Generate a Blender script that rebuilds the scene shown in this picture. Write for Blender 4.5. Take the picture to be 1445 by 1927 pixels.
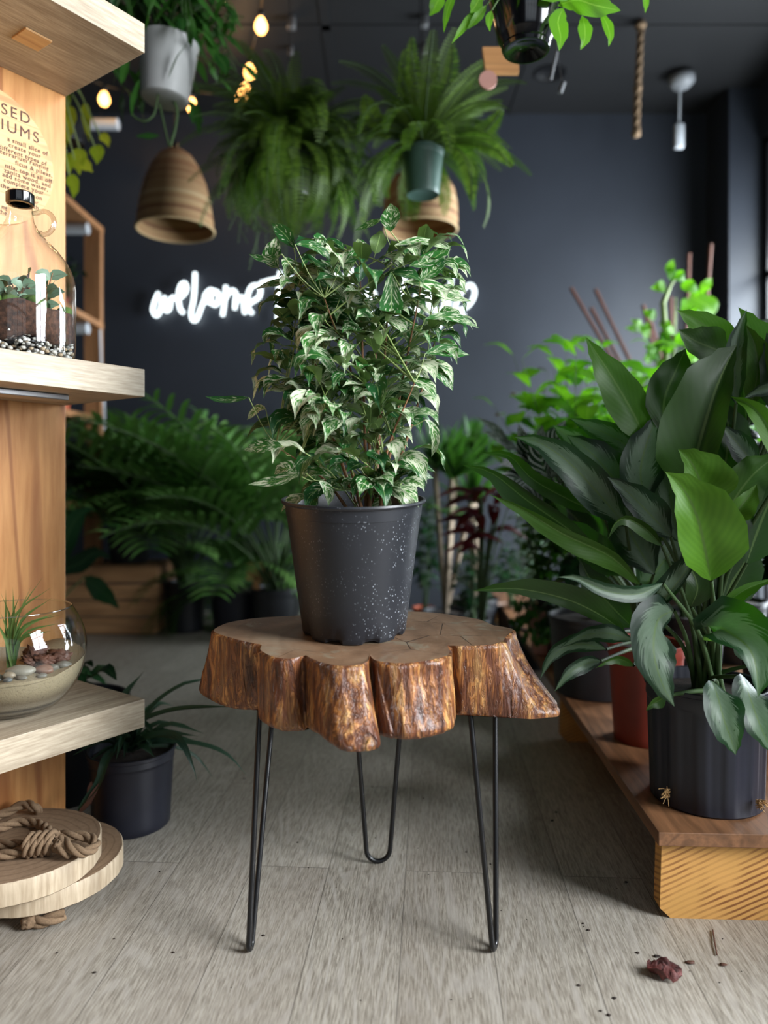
import bpy, bmesh, math, random
from mathutils import Vector as V, Matrix, noise

# ------------------------------------------------------------------ clear, camera, light
for o in list(bpy.data.objects):
    bpy.data.objects.remove(o)
SC = bpy.context.scene
COL = SC.collection
F, CX, HY, HC = 1360.0, 722.5, 905.0, 0.9       # focal length (px), picture centre, horizon, eye height

cam_d = bpy.data.cameras.new('camera')
cam = bpy.data.objects.new('camera', cam_d)
COL.objects.link(cam)
cam.location = (0, 0, HC)
cam.rotation_euler = (math.radians(90), 0, 0)
cam_d.sensor_fit = 'VERTICAL'
cam_d.sensor_height = 36
cam_d.sensor_width = 27
cam_d.lens = F / 1927 * 36
cam_d.shift_y = -(963.5 - HY) / 1927
cam_d.clip_start = 0.05
cam_d.dof.use_dof = True
cam_d.dof.focus_distance = 1.5
cam_d.dof.aperture_fstop = 1.45
SC.camera = cam

w = bpy.data.worlds.new('sky'); SC.world = w; w.use_nodes = True
bgn = w.node_tree.nodes['Background']
bgn.inputs['Color'].default_value = (0.75, 0.87, 1.0, 1)
bgn.inputs['Strength'].default_value = 0.5

def area(name, loc, rot, sx, sy, power, color, spread=180):
    l = bpy.data.lights.new(name, 'AREA'); l.shape = 'RECTANGLE'
    l.spread = math.radians(spread); l.size = sx; l.size_y = sy; l.energy = power; l.color = color
    o = bpy.data.objects.new(name, l); COL.objects.link(o)
    o.location = loc; o.rotation_euler = rot
    return o
R90 = math.pi / 2
# daylight through the shop windows
area('daylight_side_near', (2.95, 0.1, 2.1), (0, R90 * 0.80, math.radians(-14)), 2.2, 1.6, 195, (0.95, 0.975, 1.0), 95)
area('daylight_side_far', (2.85, 3.75, 1.35), (0, R90 * 0.95, math.radians(-12)), 2.3, 1.7, 400, (0.88, 0.95, 1.0), 170)
area('daylight_front', (0.9, -2.6, 1.9), (R90 * 0.93, 0, 0.0), 3.0, 2.3, 8, (0.93, 0.97, 1.0), 120)

SC.view_settings.view_transform = 'Standard'
SC.view_settings.look = 'None'
SC.view_settings.gamma = 1
SC.view_settings.exposure = 0.0
SC.cycles.max_bounces = 7
SC.cycles.diffuse_bounces = 3
SC.cycles.transparent_max_bounces = 16
SC.cycles.use_denoising = True
SC.cycles.caustics_reflective = False
SC.cycles.caustics_refractive = False
SC.cycles.sample_clamp_indirect = 4.0

# ------------------------------------------------------------------ helpers
def P(px, py, d):
    return V(((px - CX) / F * d, d, HC + (HY - py) / F * d))

def lin(c):
    r = []
    for x in c:
        x = x / 255.0
        r.append(x / 12.92 if x <= 0.04045 else ((x + 0.055) / 1.055) ** 2.4)
    return (r[0], r[1], r[2], 1.0)

MATX = {}
def rec(o, m): MATX[o.name] = m

def thing(name, label, cat, loc=(0, 0, 0), rotz=0.0, group=None):
    o = bpy.data.objects.new(name, None); COL.objects.link(o)
    o.empty_display_size = 0.05
    o.location = loc; o.rotation_euler = (0, 0, rotz)
    o['label'] = label; o['category'] = cat
    if group: o['group'] = group
    rec(o, Matrix.Translation(V(loc)) @ Matrix.Rotation(rotz, 4, 'Z'))
    return o

class MB:
    def __init__(s):
        s.v = []; s.f = []; s.uv = []; s.mi = []; s.r = []; s.anyuv = False
    def grid(s, rows, uvs=None, rnd=0.0, mi=0, flip=False, closed=False):
        b = len(s.v); n = len(rows[0])
        for row in rows:
            for p in row:
                s.v.append(V(p)); s.r.append(rnd)
        for i in range(len(rows) - 1):
            for j in range(n if closed else n - 1):
                k = (j + 1) % n
                q = [b + i * n + j, b + i * n + k, b + (i + 1) * n + k, b + (i + 1) * n + j]
                if uvs: u = [uvs[i][j], uvs[i][k], uvs[i + 1][k], uvs[i + 1][j]]
                else:
                    a, c = j / n, (j + 1) / n
                    u = [(a, i), (c, i), (c, i + 1), (a, i + 1)]
                if flip: q.reverse(); u.reverse()
                s.f.append(q); s.uv.append(u); s.mi.append(mi)
    def face(s, pts, mi=0, rnd=0.0):
        b = len(s.v)
        for p in pts: s.v.append(V(p)); s.r.append(rnd)
        s.f.append(list(range(b, b + len(pts)))); s.uv.append([(p[0], p[1]) for p in pts]); s.mi.append(mi)
    def mesh(s, me, M=Matrix.Identity(4), mi=0, rnd=0.0):
        b = len(s.v)
        for q in me.vertices: s.v.append(M @ q.co); s.r.append(rnd)
        for q in me.polygons:
            s.f.append([b + k for k in q.vertices]); s.uv.append([(0, 0)] * len(q.vertices)); s.mi.append(mi)
    def box(s, lo, hi, bev=0.0, mi=0, M=Matrix.Identity(4), rnd=0.0):
        bm = bmesh.new(); bmesh.ops.create_cube(bm, size=1)
        for q in bm.verts:
            q.co = V([(lo[k] + hi[k]) / 2 + q.co[k] * (hi[k] - lo[k]) for k in range(3)])
        if bev: bmesh.ops.bevel(bm, geom=bm.edges[:], offset=bev, segments=2, profile=0.5, affect='EDGES')
        me = bpy.data.meshes.new('t'); bm.to_mesh(me); bm.free()
        s.mesh(me, M, mi, rnd); bpy.data.meshes.remove(me)
    def tube(s, pts, rad, seg=8, mi=0, rnd=0.0, cap=True, closed=False):
        pts = [V(p) for p in pts]; n = len(pts)
        if not isinstance(rad, (list, tuple)): rad = [rad] * n
        T = []
        for i in range(n):
            a = pts[max(i - 1, 0)]; c = pts[min(i + 1, n - 1)]
            if closed: a = pts[(i - 1) % n]; c = pts[(i + 1) % n]
            t = c - a
            T.append(t.normalized() if t.length > 1e-9 else V((0, 0, 1)))
        N = T[0].orthogonal().normalized(); rows = []
        for i in range(n):
            N = N - T[i] * N.dot(T[i])
            N = N.normalized() if N.length > 1e-6 else T[i].orthogonal().normalized()
            B = T[i].cross(N)
            rows.append([pts[i] + (N * math.cos(2 * math.pi * k / seg) + B * math.sin(2 * math.pi * k / seg)) * rad[i] for k in range(seg)])
        if closed: rows.append(rows[0])
        uvs = [[(k / seg, i / max(n - 1, 1)) for k in range(seg)] for i in range(len(rows))]
        s.grid(rows, uvs, rnd, mi, closed=True)
        if cap and not closed:
            s.face(list(reversed(rows[0])), mi, rnd); s.face(rows[-1], mi, rnd)
    def lathe(s, prof, c=(0, 0, 0), seg=48, mi=0, M=None, fn=None, rnd=0.0, flip=False):
        M = M or Matrix.Identity(4); rows = []
        for (r, z) in prof:
            row = []
            for k in range(seg):
                a = 2 * math.pi * k / seg
                rr, zz = (r, z) if fn is None else fn(r, z, a)
                row.append(V(c) + (M @ V((rr * math.cos(a), rr * math.sin(a), zz))))
            rows.append(row)
        s.grid(rows, None, rnd, mi, closed=True, flip=flip)
    def blob(s, c, r, sq=(1, 1, 1), rough=0.25, sub=2, seed=0, mi=0, rnd=0.0, rot=None, freq=1.4):
        bm = bmesh.new(); bmesh.ops.create_icosphere(bm, subdivisions=sub, radius=1)
        R = rot or Matrix.Identity(4)
        for q in bm.verts:
            d = noise.noise(q.co * freq + V((seed * 3.7, seed * 1.3, seed))) * rough
            p = q.co * (1 + d)
            q.co = R @ V((p.x * sq[0] * r, p.y * sq[1] * r, p.z * sq[2] * r)) + V(c)
        me = bpy.data.meshes.new('t'); bm.to_mesh(me); bm.free()
        s.mesh(me, Matrix.Identity(4), mi, rnd); bpy.data.meshes.remove(me)
    def leaf(s, pts, wl, wr=None, C=None, roll=0.0, under=False, fold=0.15, nv=8, nu=4, prof='oval', rnd=None, mi=0, wavy=0.0, cup=0.0):
        """grid leaf on a midrib; C points to the side that shows, wl/wr are half widths"""
        if wr is None: wr = wl
        pts = crom([V(p) for p in pts], nv)
        rnd = random.random() if rnd is None else rnd
        rows = []; uvs = []; ph = random.random() * 6
        for i, p in enumerate(pts):
            a = pts[max(i - 1, 0)]; b = pts[min(i + 1, nv)]
            T = (b - a)
            T = T.normalized() if T.length > 1e-9 else V((0, 0, 1))
            c = V(C) if C is not None else V((0, 0, 1))
            S = T.cross(c)
            if S.length < 1e-4: S = T.orthogonal()
            S.normalize(); N = S.cross(T).normalized()
            if roll:
                S, N = S * math.cos(roll) + N * math.sin(roll), N * math.cos(roll) - S * math.sin(roll)
            t = i / nv; pr = PROF[prof](t)
            row = []; ur = []
            for k in range(nu + 1):
                q = -1 + 2 * k / nu
                hw = (wr if q > 0 else wl) * pr
                up = -fold * abs(q) * hw + cup * q * q * hw
                if wavy and abs(q) > 0.6: up += wavy * hw * math.sin(t * 13 + ph + (2 if q > 0 else 0))
                row.append(p + S * q * hw + N * (-up if not under else -up))
                ur.append((0.5 + 0.5 * q, t))
            rows.append(row); uvs.append(ur)
        s.grid(rows, uvs, rnd, mi, flip=under)
    def build(s, name, mat, parent=None, smooth=True, angle=None, local=False, stuff=False, label=None):
        me = bpy.data.meshes.new(name)
        M = MATX[parent.name] if parent is not None else Matrix.Identity(4)
        Mi = M.inverted()
        vs = s.v if (local or parent is None) else [Mi @ p for p in s.v]
        me.from_pydata([tuple(p) for p in vs], [], s.f)
        mats = mat if isinstance(mat, (list, tuple)) else [mat]
        for m in mats: me.materials.append(m)
        me.polygons.foreach_set('material_index', s.mi)
        ul = me.uv_layers.new(name='UVMap')
        flat = []
        for u in s.uv:
            for q in u: flat += [q[0], q[1]]
        ul.data.foreach_set('uv', flat)
        at = me.attributes.new('rnd', 'FLOAT', 'POINT'); at.data.foreach_set('value', s.r)
        me.polygons.foreach_set('use_smooth', [smooth] * len(me.polygons))
        me.update()
        if smooth and angle: me.set_sharp_from_angle(angle=angle)
        o = bpy.data.objects.new(name, me); COL.objects.link(o)
        if parent is not None: o.parent = parent
        rec(o, M)
        if stuff: o['kind'] = 'stuff'
        if label: o['label'] = label
        return o

def tag(o, label, cat, group=None):
    o['label'] = label; o['category'] = cat
    if group: o['group'] = group
    return o
def struct(o):
    o['kind'] = 'structure'; return o

def crom(p, n):
    """resample a polyline smoothly to n+1 points"""
    if len(p) == 2: return [p[0].lerp(p[1], i / n) for i in range(n + 1)]
    m = len(p) - 1; out = []
    L = [0]
    for i in range(m): L.append(L[-1] + max((p[i + 1] - p[i]).length, 1e-6))
    for i in range(n + 1):
        d = L[-1] * i / n; k = 0
        while k < m - 1 and L[k + 1] < d: k += 1
        t = (d - L[k]) / (L[k + 1] - L[k])
        a = p[k - 1] if k > 0 else p[0] * 2 - p[1]
        b, c = p[k], p[k + 1]
        e = p[k + 2] if k + 2 <= m else p[m] * 2 - p[m - 1]
        out.append(0.5 * ((2 * b) + (c - a) * t + (2 * a - 5 * b + 4 * c - e) * t * t + (3 * b - a - 3 * c + e) * t ** 3))
    return out

def pl(table):
    def f(t):
        for i in range(len(table) - 1):
            if t <= table[i + 1][0]:
                a, b = table[i], table[i + 1]
                q = (t - a[0]) / (b[0] - a[0]); q = q * q * (3 - 2 * q)
                return a[1] + (b[1] - a[1]) * q
        return table[-1][1]
    return f
PROF = {
    'oval': pl([(0, .04), (.18, .62), (.42, 1), (.7, .78), (.88, .3), (1, .0)]),
    'lance': pl([(0, .15), (.2, .7), (.45, 1), (.75, .62), (1, 0)]),
    'heart': pl([(0, .35), (.12, .9), (.3, 1), (.65, .68), (.9, .16), (1, 0)]),
    'strap': pl([(0, .7), (.3, 1), (.6, .85), (1, 0)]),
    'blade': pl([(0, .5), (.15, 1), (.6, .75), (1, 0)]),
    'agla': pl([(0, .04), (.1, .5), (.28, .95), (.42, 1), (.65, .8), (.85, .36), (1, 0)]),
    'ficus': pl([(0, .05), (.15, .6), (.4, 1), (.62, .82), (.8, .32), (.9, .1), (1, 0)]),
}

# ------------------------------------------------------------------ materials
class NT:
    def __init__(s, name):
        s.m = bpy.data.materials.new(name); s.m.use_nodes = True
        s.t = s.m.node_tree; s.t.nodes.clear()
        s.out = s.t.nodes.new('ShaderNodeOutputMaterial')
    def n(s, typ, **kw):
        q = s.t.nodes.new('ShaderNode' + typ)
        for k, v in kw.items():
            if k.startswith('_'): setattr(q, k[1:], v)
            else:
                key = k.replace('__', ' ')
                inp = q.inputs[int(key[1:])] if key[0] == 'i' and key[1:].isdigit() else q.inputs[key]
                if hasattr(v, 'links') or isinstance(v, bpy.types.NodeSocket): s.t.links.new(v, inp)
                else: inp.default_value = v
        return q
    def math(s, op, a, b=0.0, clamp=False):
        return s.n('Math', _operation=op, i0=a, i1=b, _use_clamp=clamp).outputs[0]
    def mix(s, f, a, b, typ='MIX'):
        q = s.t.nodes.new('ShaderNodeMix'); q.data_type = 'RGBA'; q.blend_type = typ
        for i, v in ((0, f), (6, a), (7, b)):
            if isinstance(v, bpy.types.NodeSocket): s.t.links.new(v, q.inputs[i])
            else: q.inputs[i].default_value = v
        return q.outputs[2]
    def ramp(s, f, stops, interp='LINEAR'):
        q = s.t.nodes.new('ShaderNodeValToRGB'); q.color_ramp.interpolation = interp
        e = q.color_ramp.elements
        while len(e) > 1: e.remove(e[-1])
        e[0].position = stops[0][0]; e[0].color = stops[0][1]
        for p, c in stops[1:]:
            x = e.new(p); x.color = c
        s.t.links.new(f, q.inputs[0]); return q.outputs[0]
    def coord(s, kind='Object', scale=(1, 1, 1), rot=(0, 0, 0), loc=(0, 0, 0)):
        c = s.n('TexCoord').outputs[kind]
        return s.n('Mapping', Vector=c, Scale=scale, Rotation=rot, Location=loc).outputs[0]
    def noise(s, vec, scale=5, detail=4, rough=.55, dist=0.0):
        return s.n('TexNoise', Vector=vec, Scale=scale, Detail=detail, Roughness=rough, Distortion=dist).outputs[0]
    def finish(s, color, rough=.6, bump=None, bstr=.3, bdist=.002, spec=.5, coat=0.0, metal=0.0, trans=None, tcol=None, sheen=0.0):
        b = s.n('BsdfPrincipled')
        for k, v in (('Base Color', color), ('Roughness', rough), ('Specular IOR Level', spec), ('Coat Weight', coat), ('Metallic', metal)):
            if isinstance(v, bpy.types.NodeSocket): s.t.links.new(v, b.inputs[k])
            else: b.inputs[k].default_value = v
        if coat: b.inputs['Coat Roughness'].default_value = .15
        if bump is not None:
            bn = s.n('Bump', Height=bump, Strength=bstr, Distance=bdist)
            s.t.links.new(bn.outputs[0], b.inputs['Normal'])
        sh = b.outputs[0]
        if trans:
            tr = s.n('BsdfTranslucent', Color=tcol)
            sh = s.n('MixShader', i0=trans, i1=sh, i2=tr.outputs[0]).outputs[0]
        s.t.links.new(sh, s.out.inputs[0]); return s.m

def plain(name, c, rough=.6, var=.15, scale=8, bump=.15, **kw):
    t = NT(name); v = t.coord()
    n = t.noise(v, scale, 5)
    a = lin(c); d = tuple(x * (1 - var) for x in a[:3]) + (1,); l = tuple(min(x * (1 + var), 1) for x in a[:3]) + (1,)
    return t.finish(t.ramp(n, [(.3, d), (.7, l)]), rough, t.noise(v, scale * 6, 3), bump, .001, **kw)

def leafmat(name, dark, light, under, rib, rough=.38, tr=.3, tcol=(60, 120, 10), veins=0.5, kind='plain', silver=(120, 145, 125)):
    t = NT(name)
    uv = t.n('UVMap', _uv_map='UVMap').outputs[0]
    sep = t.n('SeparateXYZ', Vector=uv); u, v_ = sep.outputs[0], sep.outputs[1]
    rnd = t.n('Attribute', _attribute_name='rnd').outputs['Fac']
    off = t.n('CombineXYZ', X=t.math('MULTIPLY', rnd, 37.0), Y=t.math('MULTIPLY', rnd, 91.0))
    uvo = t.n('VectorMath', _operation='ADD', i0=uv, i1=off.outputs[0]).outputs[0]
    base = t.mix(rnd, lin(dark), lin(light))
    au = t.math('ABSOLUTE', t.math('SUBTRACT', u, .5))          # 0 rib .5 edge
    # lateral veins sweep forward from the rib
    vein = t.math('SINE', t.math('MULTIPLY', t.math('SUBTRACT', v_, t.math('MULTIPLY', au, 0.75)), 38.0 if kind == 'stripe' else 78.0))
    vn = t.math('MULTIPLY', t.math('ADD', vein, 1.0), .5)
    if kind == 'agla':
        st = t.n('Mapping', Vector=uvo, Scale=(7, 3.0, 1)).outputs[0]
        skew = t.n('CombineXYZ', X=t.math('MULTIPLY', au, 3.0), Y=t.math('MULTIPLY', t.math('SUBTRACT', v_, t.math('MULTIPLY', au, .9)), 22.0), Z=t.math('MULTIPLY', rnd, 60.0)).outputs[0]
        nz = t.noise(skew, 1.3, 4, .6)
        edge = t.math('ADD', au, t.math('MULTIPLY', t.math('SUBTRACT', nz, .5), .5))
        m = t.ramp(edge, [(.27, (1, 1, 1, 1)), (.31, (0, 0, 0, 1))])
        blot = t.ramp(t.noise(uvo, 9, 3), [(.66, (0, 0, 0, 1)), (.7, (1, 1, 1, 1))])
        m = t.math('SUBTRACT', m, blot, True)
        sc = t.mix(t.noise(skew, 3.5, 3), lin(silver), tuple(x * .55 for x in lin(silver)[:3]) + (1,))
        col = t.mix(m, base, sc)
    elif kind == 'marble':
        skew = t.n('CombineXYZ', X=t.math('MULTIPLY', au, 5.0), Y=t.math('MULTIPLY', t.math('SUBTRACT', v_, t.math('MULTIPLY', au, .8)), 11.0), Z=t.math('MULTIPLY', rnd, 60.0)).outputs[0]
        nz = t.noise(skew, 1.15, 4, .62)
        amt = t.math('ADD', nz, t.math('MULTIPLY', t.math('SUBTRACT', rnd, .5), .22))
        m = t.ramp(amt, [(.525, (0, 0, 0, 1)), (.56, (1, 1, 1, 1))])
        col = t.mix(m, base, t.mix(nz, lin(silver), tuple(x * .75 for x in lin(silver)[:3]) + (1,)))
    else:
        col = base
        col = t.mix(t.math('MULTIPLY', vn, .3 * veins), col, lin(light))
        if kind == 'stripe':
            m = t.ramp(vn, [(.86, (0, 0, 0, 1)), (.97, (1, 1, 1, 1))]); col = t.mix(m, col, lin(silver))
    ribm = t.ramp(au, [(.012, (1, 1, 1, 1)), (.03, (0, 0, 0, 1))])
    col = t.mix(t.math('MULTIPLY', ribm, .7), col, lin(rib))
    ucol = t.mix(t.math('MULTIPLY', ribm, .8), t.mix(t.math('MULTIPLY', vn, .35), lin(under), tuple(x * .7 for x in lin(under)[:3]) + (1,)), lin(rib))
    if kind == 'agla':
        y_ = t.math('POWER', rnd, 2.0)
        ucol = t.mix(y_, ucol, t.mix(t.math('MULTIPLY', vn, .3), lin((92, 142, 36)), lin((70, 118, 26))))  # high-rnd leaves: young-leaf green that also carries painted light from behind
        ucol = t.mix(t.math('MULTIPLY', ribm, .6), ucol, lin(rib))
    back = t.n('NewGeometry').outputs['Backfacing']
    allc = t.mix(back, col, ucol)
    tc = t.mix(.5, allc, lin(tcol))
    return t.finish(allc, rough, vn, .25 * veins, .0012, trans=tr, tcol=tc, spec=.36)

def wood(name, a, b, axis=0, fine=90, ring=6.0, rough=.5, contrast=.5, rot=(0, 0, 0), dark=None, coat=0.0, lines=60, lw=(.0, .35)):
    t = NT(name)
    sc = [1, 1, 1]; sc[axis] = .09
    v = t.coord('Object', rot=rot)
    v = t.n('Mapping', Vector=v, Scale=sc).outputs[0]
    f = t.noise(v, fine, 4, .6)
    c = t.noise(v, ring, 2, .4, .3)
    line = t.math('MULTIPLY', t.math('ADD', t.math('SINE', t.math('MULTIPLY', c, float(lines))), 1.0), .5)
    lm = t.ramp(line, [(lw[0], (1, 1, 1, 1)), (lw[1], (0, 0, 0, 1))])
    col = t.mix(t.ramp(f, [(.3, (0, 0, 0, 1)), (.7, (1, 1, 1, 1))]), lin(a), lin(b))
    dk = lin(dark) if dark else tuple(x * .45 for x in lin(a)[:3]) + (1,)
    col = t.mix(t.math('MULTIPLY', lm, contrast), col, dk)
    return t.finish(col, rough, f, .12, .0008, coat=coat)

def floor_mat():
    t = NT('grey_oak_plank_floor')
    v = t.coord('Object', rot=(0, 0, math.radians(3.6)), loc=(0.055, 0.32, 0))
    sw = t.n('SeparateXYZ', Vector=v)
    bv = t.n('CombineXYZ', X=sw.outputs[1], Y=sw.outputs[0]).outputs[0]
    br = t.n('TexBrick', _offset=.37, _offset_frequency=2, _squash=1.0, Vector=bv, Color1=(0, 0, 0, 1), Color2=(1, 1, 1, 1), Mortar=(.5, .5, .5, 1), Scale=1.0, Mortar__Size=.0011, Mortar__Smooth=.2, Brick__Width=1.22, Row__Height=.178)
    pr = t.n('SeparateColor', Color=br.outputs['Color']).outputs[0]
    seam = br.outputs['Fac']
    row = t.math('FLOOR', t.math('DIVIDE', sw.outputs[0], .178))
    zz = t.math('ADD', t.math('MULTIPLY', pr, 9.0), t.math('MULTIPLY', row, 3.7))
    gv = t.n('CombineXYZ', X=sw.outputs[0], Y=t.math('MULTIPLY', sw.outputs[1], .075), Z=zz).outputs[0]
    cath = t.noise(gv, 6.0, 1.5, .5, .0)
    ln = t.math('MULTIPLY', t.math('ADD', t.math('SINE', t.math('MULTIPLY', cath, 230.0)), 1.0), .5)
    gv2 = t.n('CombineXYZ', X=sw.outputs[0], Y=t.math('MULTIPLY', sw.outputs[1], .07), Z=zz).outputs[0]
    st = t.noise(gv2, 400, 4, .65)
    brk = t.noise(gv, 60, 3, .6)
    light = t.math('MULTIPLY', t.ramp(ln, [(.55, (0, 0, 0, 1)), (.95, (1, 1, 1, 1))]), t.ramp(brk, [(.35, (0, 0, 0, 1)), (.6, (1, 1, 1, 1))]))
    base = t.mix(t.ramp(st, [(.36, (0, 0, 0, 1)), (.64, (1, 1, 1, 1))]), lin((106, 99, 88)), lin((194, 188, 175)))
    base = t.mix(t.math('MULTIPLY', light, .55), base, lin((196, 191, 183)))
    base = t.mix(.32, base, t.mix(pr, lin((134, 127, 114)), lin((178, 170, 157))), 'MIX')
    base = t.mix(t.math('MULTIPLY', t.ramp(t.noise(gv, 3, 2), [(.35, (1, 1, 1, 1)), (.65, (0, 0, 0, 1))]), .3), base, lin((110, 96, 84)))
    base = t.mix(t.math('MULTIPLY', seam, .6), base, lin((52, 46, 40)))
    b = t.math('SUBTRACT', st, t.math('MULTIPLY', seam, 2.0))
    return t.finish(base, t.ramp(st, [(0, (.36,) * 3 + (1,)), (1, (.52,) * 3 + (1,))]), b, .12, .0006)

def glass_mat(name, tint=(.97, .99, .98), f=1.45, lo=.035, hi=.8, edge=.8):
    t = NT(name)
    fa0 = t.n('LayerWeight', Blend=.5).outputs['Facing']
    fr = t.math('ADD', lo, t.math('MULTIPLY', t.math('POWER', fa0, 4.0), .9))
    g = t.n('BsdfGlossy', Color=(1, 1, 1, 1), Roughness=.02).outputs[0]
    tr = t.n('BsdfTransparent', Color=t.mix(t.math('MULTIPLY', t.math('POWER', fa0, 3.0), edge), tint + (1,), (.25, .28, .27, 1))).outputs[0]
    fa = t.math('MAXIMUM', t.math('MINIMUM', fr, hi), lo)
    t.t.links.new(t.n('MixShader', i0=fa, i1=tr, i2=g).outputs[0], t.out.inputs[0])
    return t.m

def emit(name, c, s):
    t = NT(name)
    t.t.links.new(t.n('Emission', Color=lin(c), Strength=s).outputs[0], t.out.inputs[0]); return t.m

M = {}
M['floor'] = floor_mat()
M['wall'] = plain('dark_slate_wall_paint', (42, 46, 54), .45, .10, 2.0, .1)
M['ceil'] = plain('black_ceiling_paint', (12, 13, 16), .6, .1, 3, .1)
M['black'] = plain('black_metal', (14, 14, 16), .32, .1, 20, .05)
M['pot'] = plain('black_plastic', (30, 32, 37), .42, .2, 14, .08)
M['potblue'] = plain('navy_black_plastic', (24, 26, 38), .45, .2, 10, .08)
M['white'] = plain('white_plastic', (190, 194, 200), .5, .04, 10, .05)
M['glasspot'] = plain('glazed_black_ceramic', (10, 10, 12), .12, .1, 4, .0, coat=.6)
M['whitepot'] = plain('white_ceramic', (176, 177, 176), .45, .08, 6, .1)
M['redpot'] = plain('terracotta_red_plastic', (128, 48, 34), .5, .15, 8, .1)
M['orangepot'] = plain('orange_terracotta', (178, 82, 48), .6, .15, 8, .1)
M['pinkpot'] = plain('pale_pink_ceramic', (190, 142, 130), .5, .1, 8, .1)
M['greenpot'] = plain('dusty_green_plastic', (66, 92, 84), .4, .1, 8, .05)
M['brownpot'] = plain('brown_clay', (120, 96, 82), .6, .1, 8, .05)
M['steel'] = plain('brushed_aluminium', (150, 150, 152), .35, .05, 30, .05, metal=.8)
M['oak'] = wood('pale_oak_laminate', (142, 127, 106), (186, 172, 150), 0, 170, 5, .5, .3, lines=40, dark=(104, 86, 66))
M['maple'] = wood('honey_maple_panel', (174, 116, 62), (202, 146, 88), 2, 60, 5, .42, .6, lines=46, dark=(128, 68, 30), lw=(.0, .18))
M['sign'] = wood('light_ash_sign', (188, 144, 92), (208, 166, 112), 0, 80, 16, .5, .45, lines=40, dark=(150, 98, 52), lw=(0, .2))
M['ink'] = plain('burnt_brown_lettering', (66, 34, 22), .7, .1, 30, .0)
M['deck'] = wood('stained_plywood_deck', (104, 72, 48), (144, 100, 68), 1, 60, 8, .45, .4, lines=50, coat=.1)
M['pine'] = wood('yellow_pine_beam', (186, 132, 72), (212, 162, 98), 0, 50, 13, .5, .75, rot=(0, math.radians(27), 0), lines=95, dark=(124, 66, 30), lw=(.05, .5))
def pine_mat():
    t = NT('striped_yellow_pine')
    v = t.coord('Object')
    sp = t.n('SeparateXYZ', Vector=v); n = t.noise(v, 5, 2)
    a = t.math('SUBTRACT', t.math('MULTIPLY', sp.outputs[2], .87), t.math('MULTIPLY', sp.outputs[0], .42))
    a = t.math('ADD', a, t.math('MULTIPLY', sp.outputs[1], .3))
    q = t.math('ADD', t.math('MULTIPLY', a, 560.0), t.math('MULTIPLY', n, 9.0))
    l = t.math('MULTIPLY', t.math('ADD', t.math('SINE', q), 1.0), .5)
    am = t.ramp(t.noise(v, 9, 2), [(.4, (.2, .2, .2, 1)), (.6, (1, 1, 1, 1))])
    f = t.noise(v, 90, 4)
    col = t.mix(t.noise(v, 7, 3), lin((196, 150, 80)), lin((226, 166, 96)))
    col = t.mix(t.math('MULTIPLY', t.math('MULTIPLY', t.ramp(l, [(.12, (1, 1, 1, 1)), (.5, (0, 0, 0, 1))]), am), .85), col, lin((112, 56, 24)))
    return t.finish(col, .5, f, .15, .001)
M['pine'] = pine_mat()
M['pineside'] = wood('crate_pine', (168, 124, 84), (196, 152, 108), 0, 50, 6, .6, .4)
M['rack'] = wood('rack_pine', (150, 104, 66), (178, 128, 86), 2, 50, 6, .6, .3)
M['disc'] = wood('sawn_log_rim', (158, 138, 112), (198, 180, 154), 2, 120, 9, .6, .25, lines=20)
M['tagwood'] = wood('tag_wood', (190, 136, 84), (208, 154, 100), 0, 50, 6, .5, .3)
M['soil'] = plain('dark_soil', (44, 34, 28), .95, .6, 90, 1.0)
M['soilgrey'] = plain('perlite_potting_mix', (92, 88, 84), .95, .7, 130, 1.0)
M['jugsoil'] = plain('reddish_terrarium_soil', (66, 42, 30), .95, .8, 110, 1.0)
M['glass'] = glass_mat('clear_glass')
M['winglass'] = glass_mat('window_glass', (.98, .99, 1.0), 1.3, .03, .3)
M['glassthick'] = glass_mat('thick_clear_glass', (.86, .9, .88), 1.45, .16, .85, 1.0)
M['neon'] = emit('neon_white', (236, 250, 255), 3.2)
M['bulb'] = emit('warm_filament_glow', (255, 182, 98), 9)
M['stem'] = plain('green_petiole', (60, 84, 44), .7, .15, 20, .1)
M['twig'] = plain('woody_stem', (122, 84, 52), .7, .2, 40, .4)
M['gtwig'] = plain('green_twig', (138, 156, 92), .5, .15, 40, .1)
M['cane'] = plain('pale_cane_trunk', (150, 132, 112), .8, .25, 30, .5)
M['bamboo'] = plain('brown_bamboo', (88, 52, 38), .6, .2, 20, .2)
M['jute'] = None

def rope_mat():
    t = NT('jute_rope')
    uv = t.n('UVMap', _uv_map='UVMap').outputs[0]
    v = t.coord('Object')
    n = t.noise(v, 260, 4, .7)
    col = t.mix(n, lin((78, 60, 44)), lin((156, 128, 98)))
    return t.finish(col, .9, n, .6, .002)
M['jute'] = rope_mat()

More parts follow.
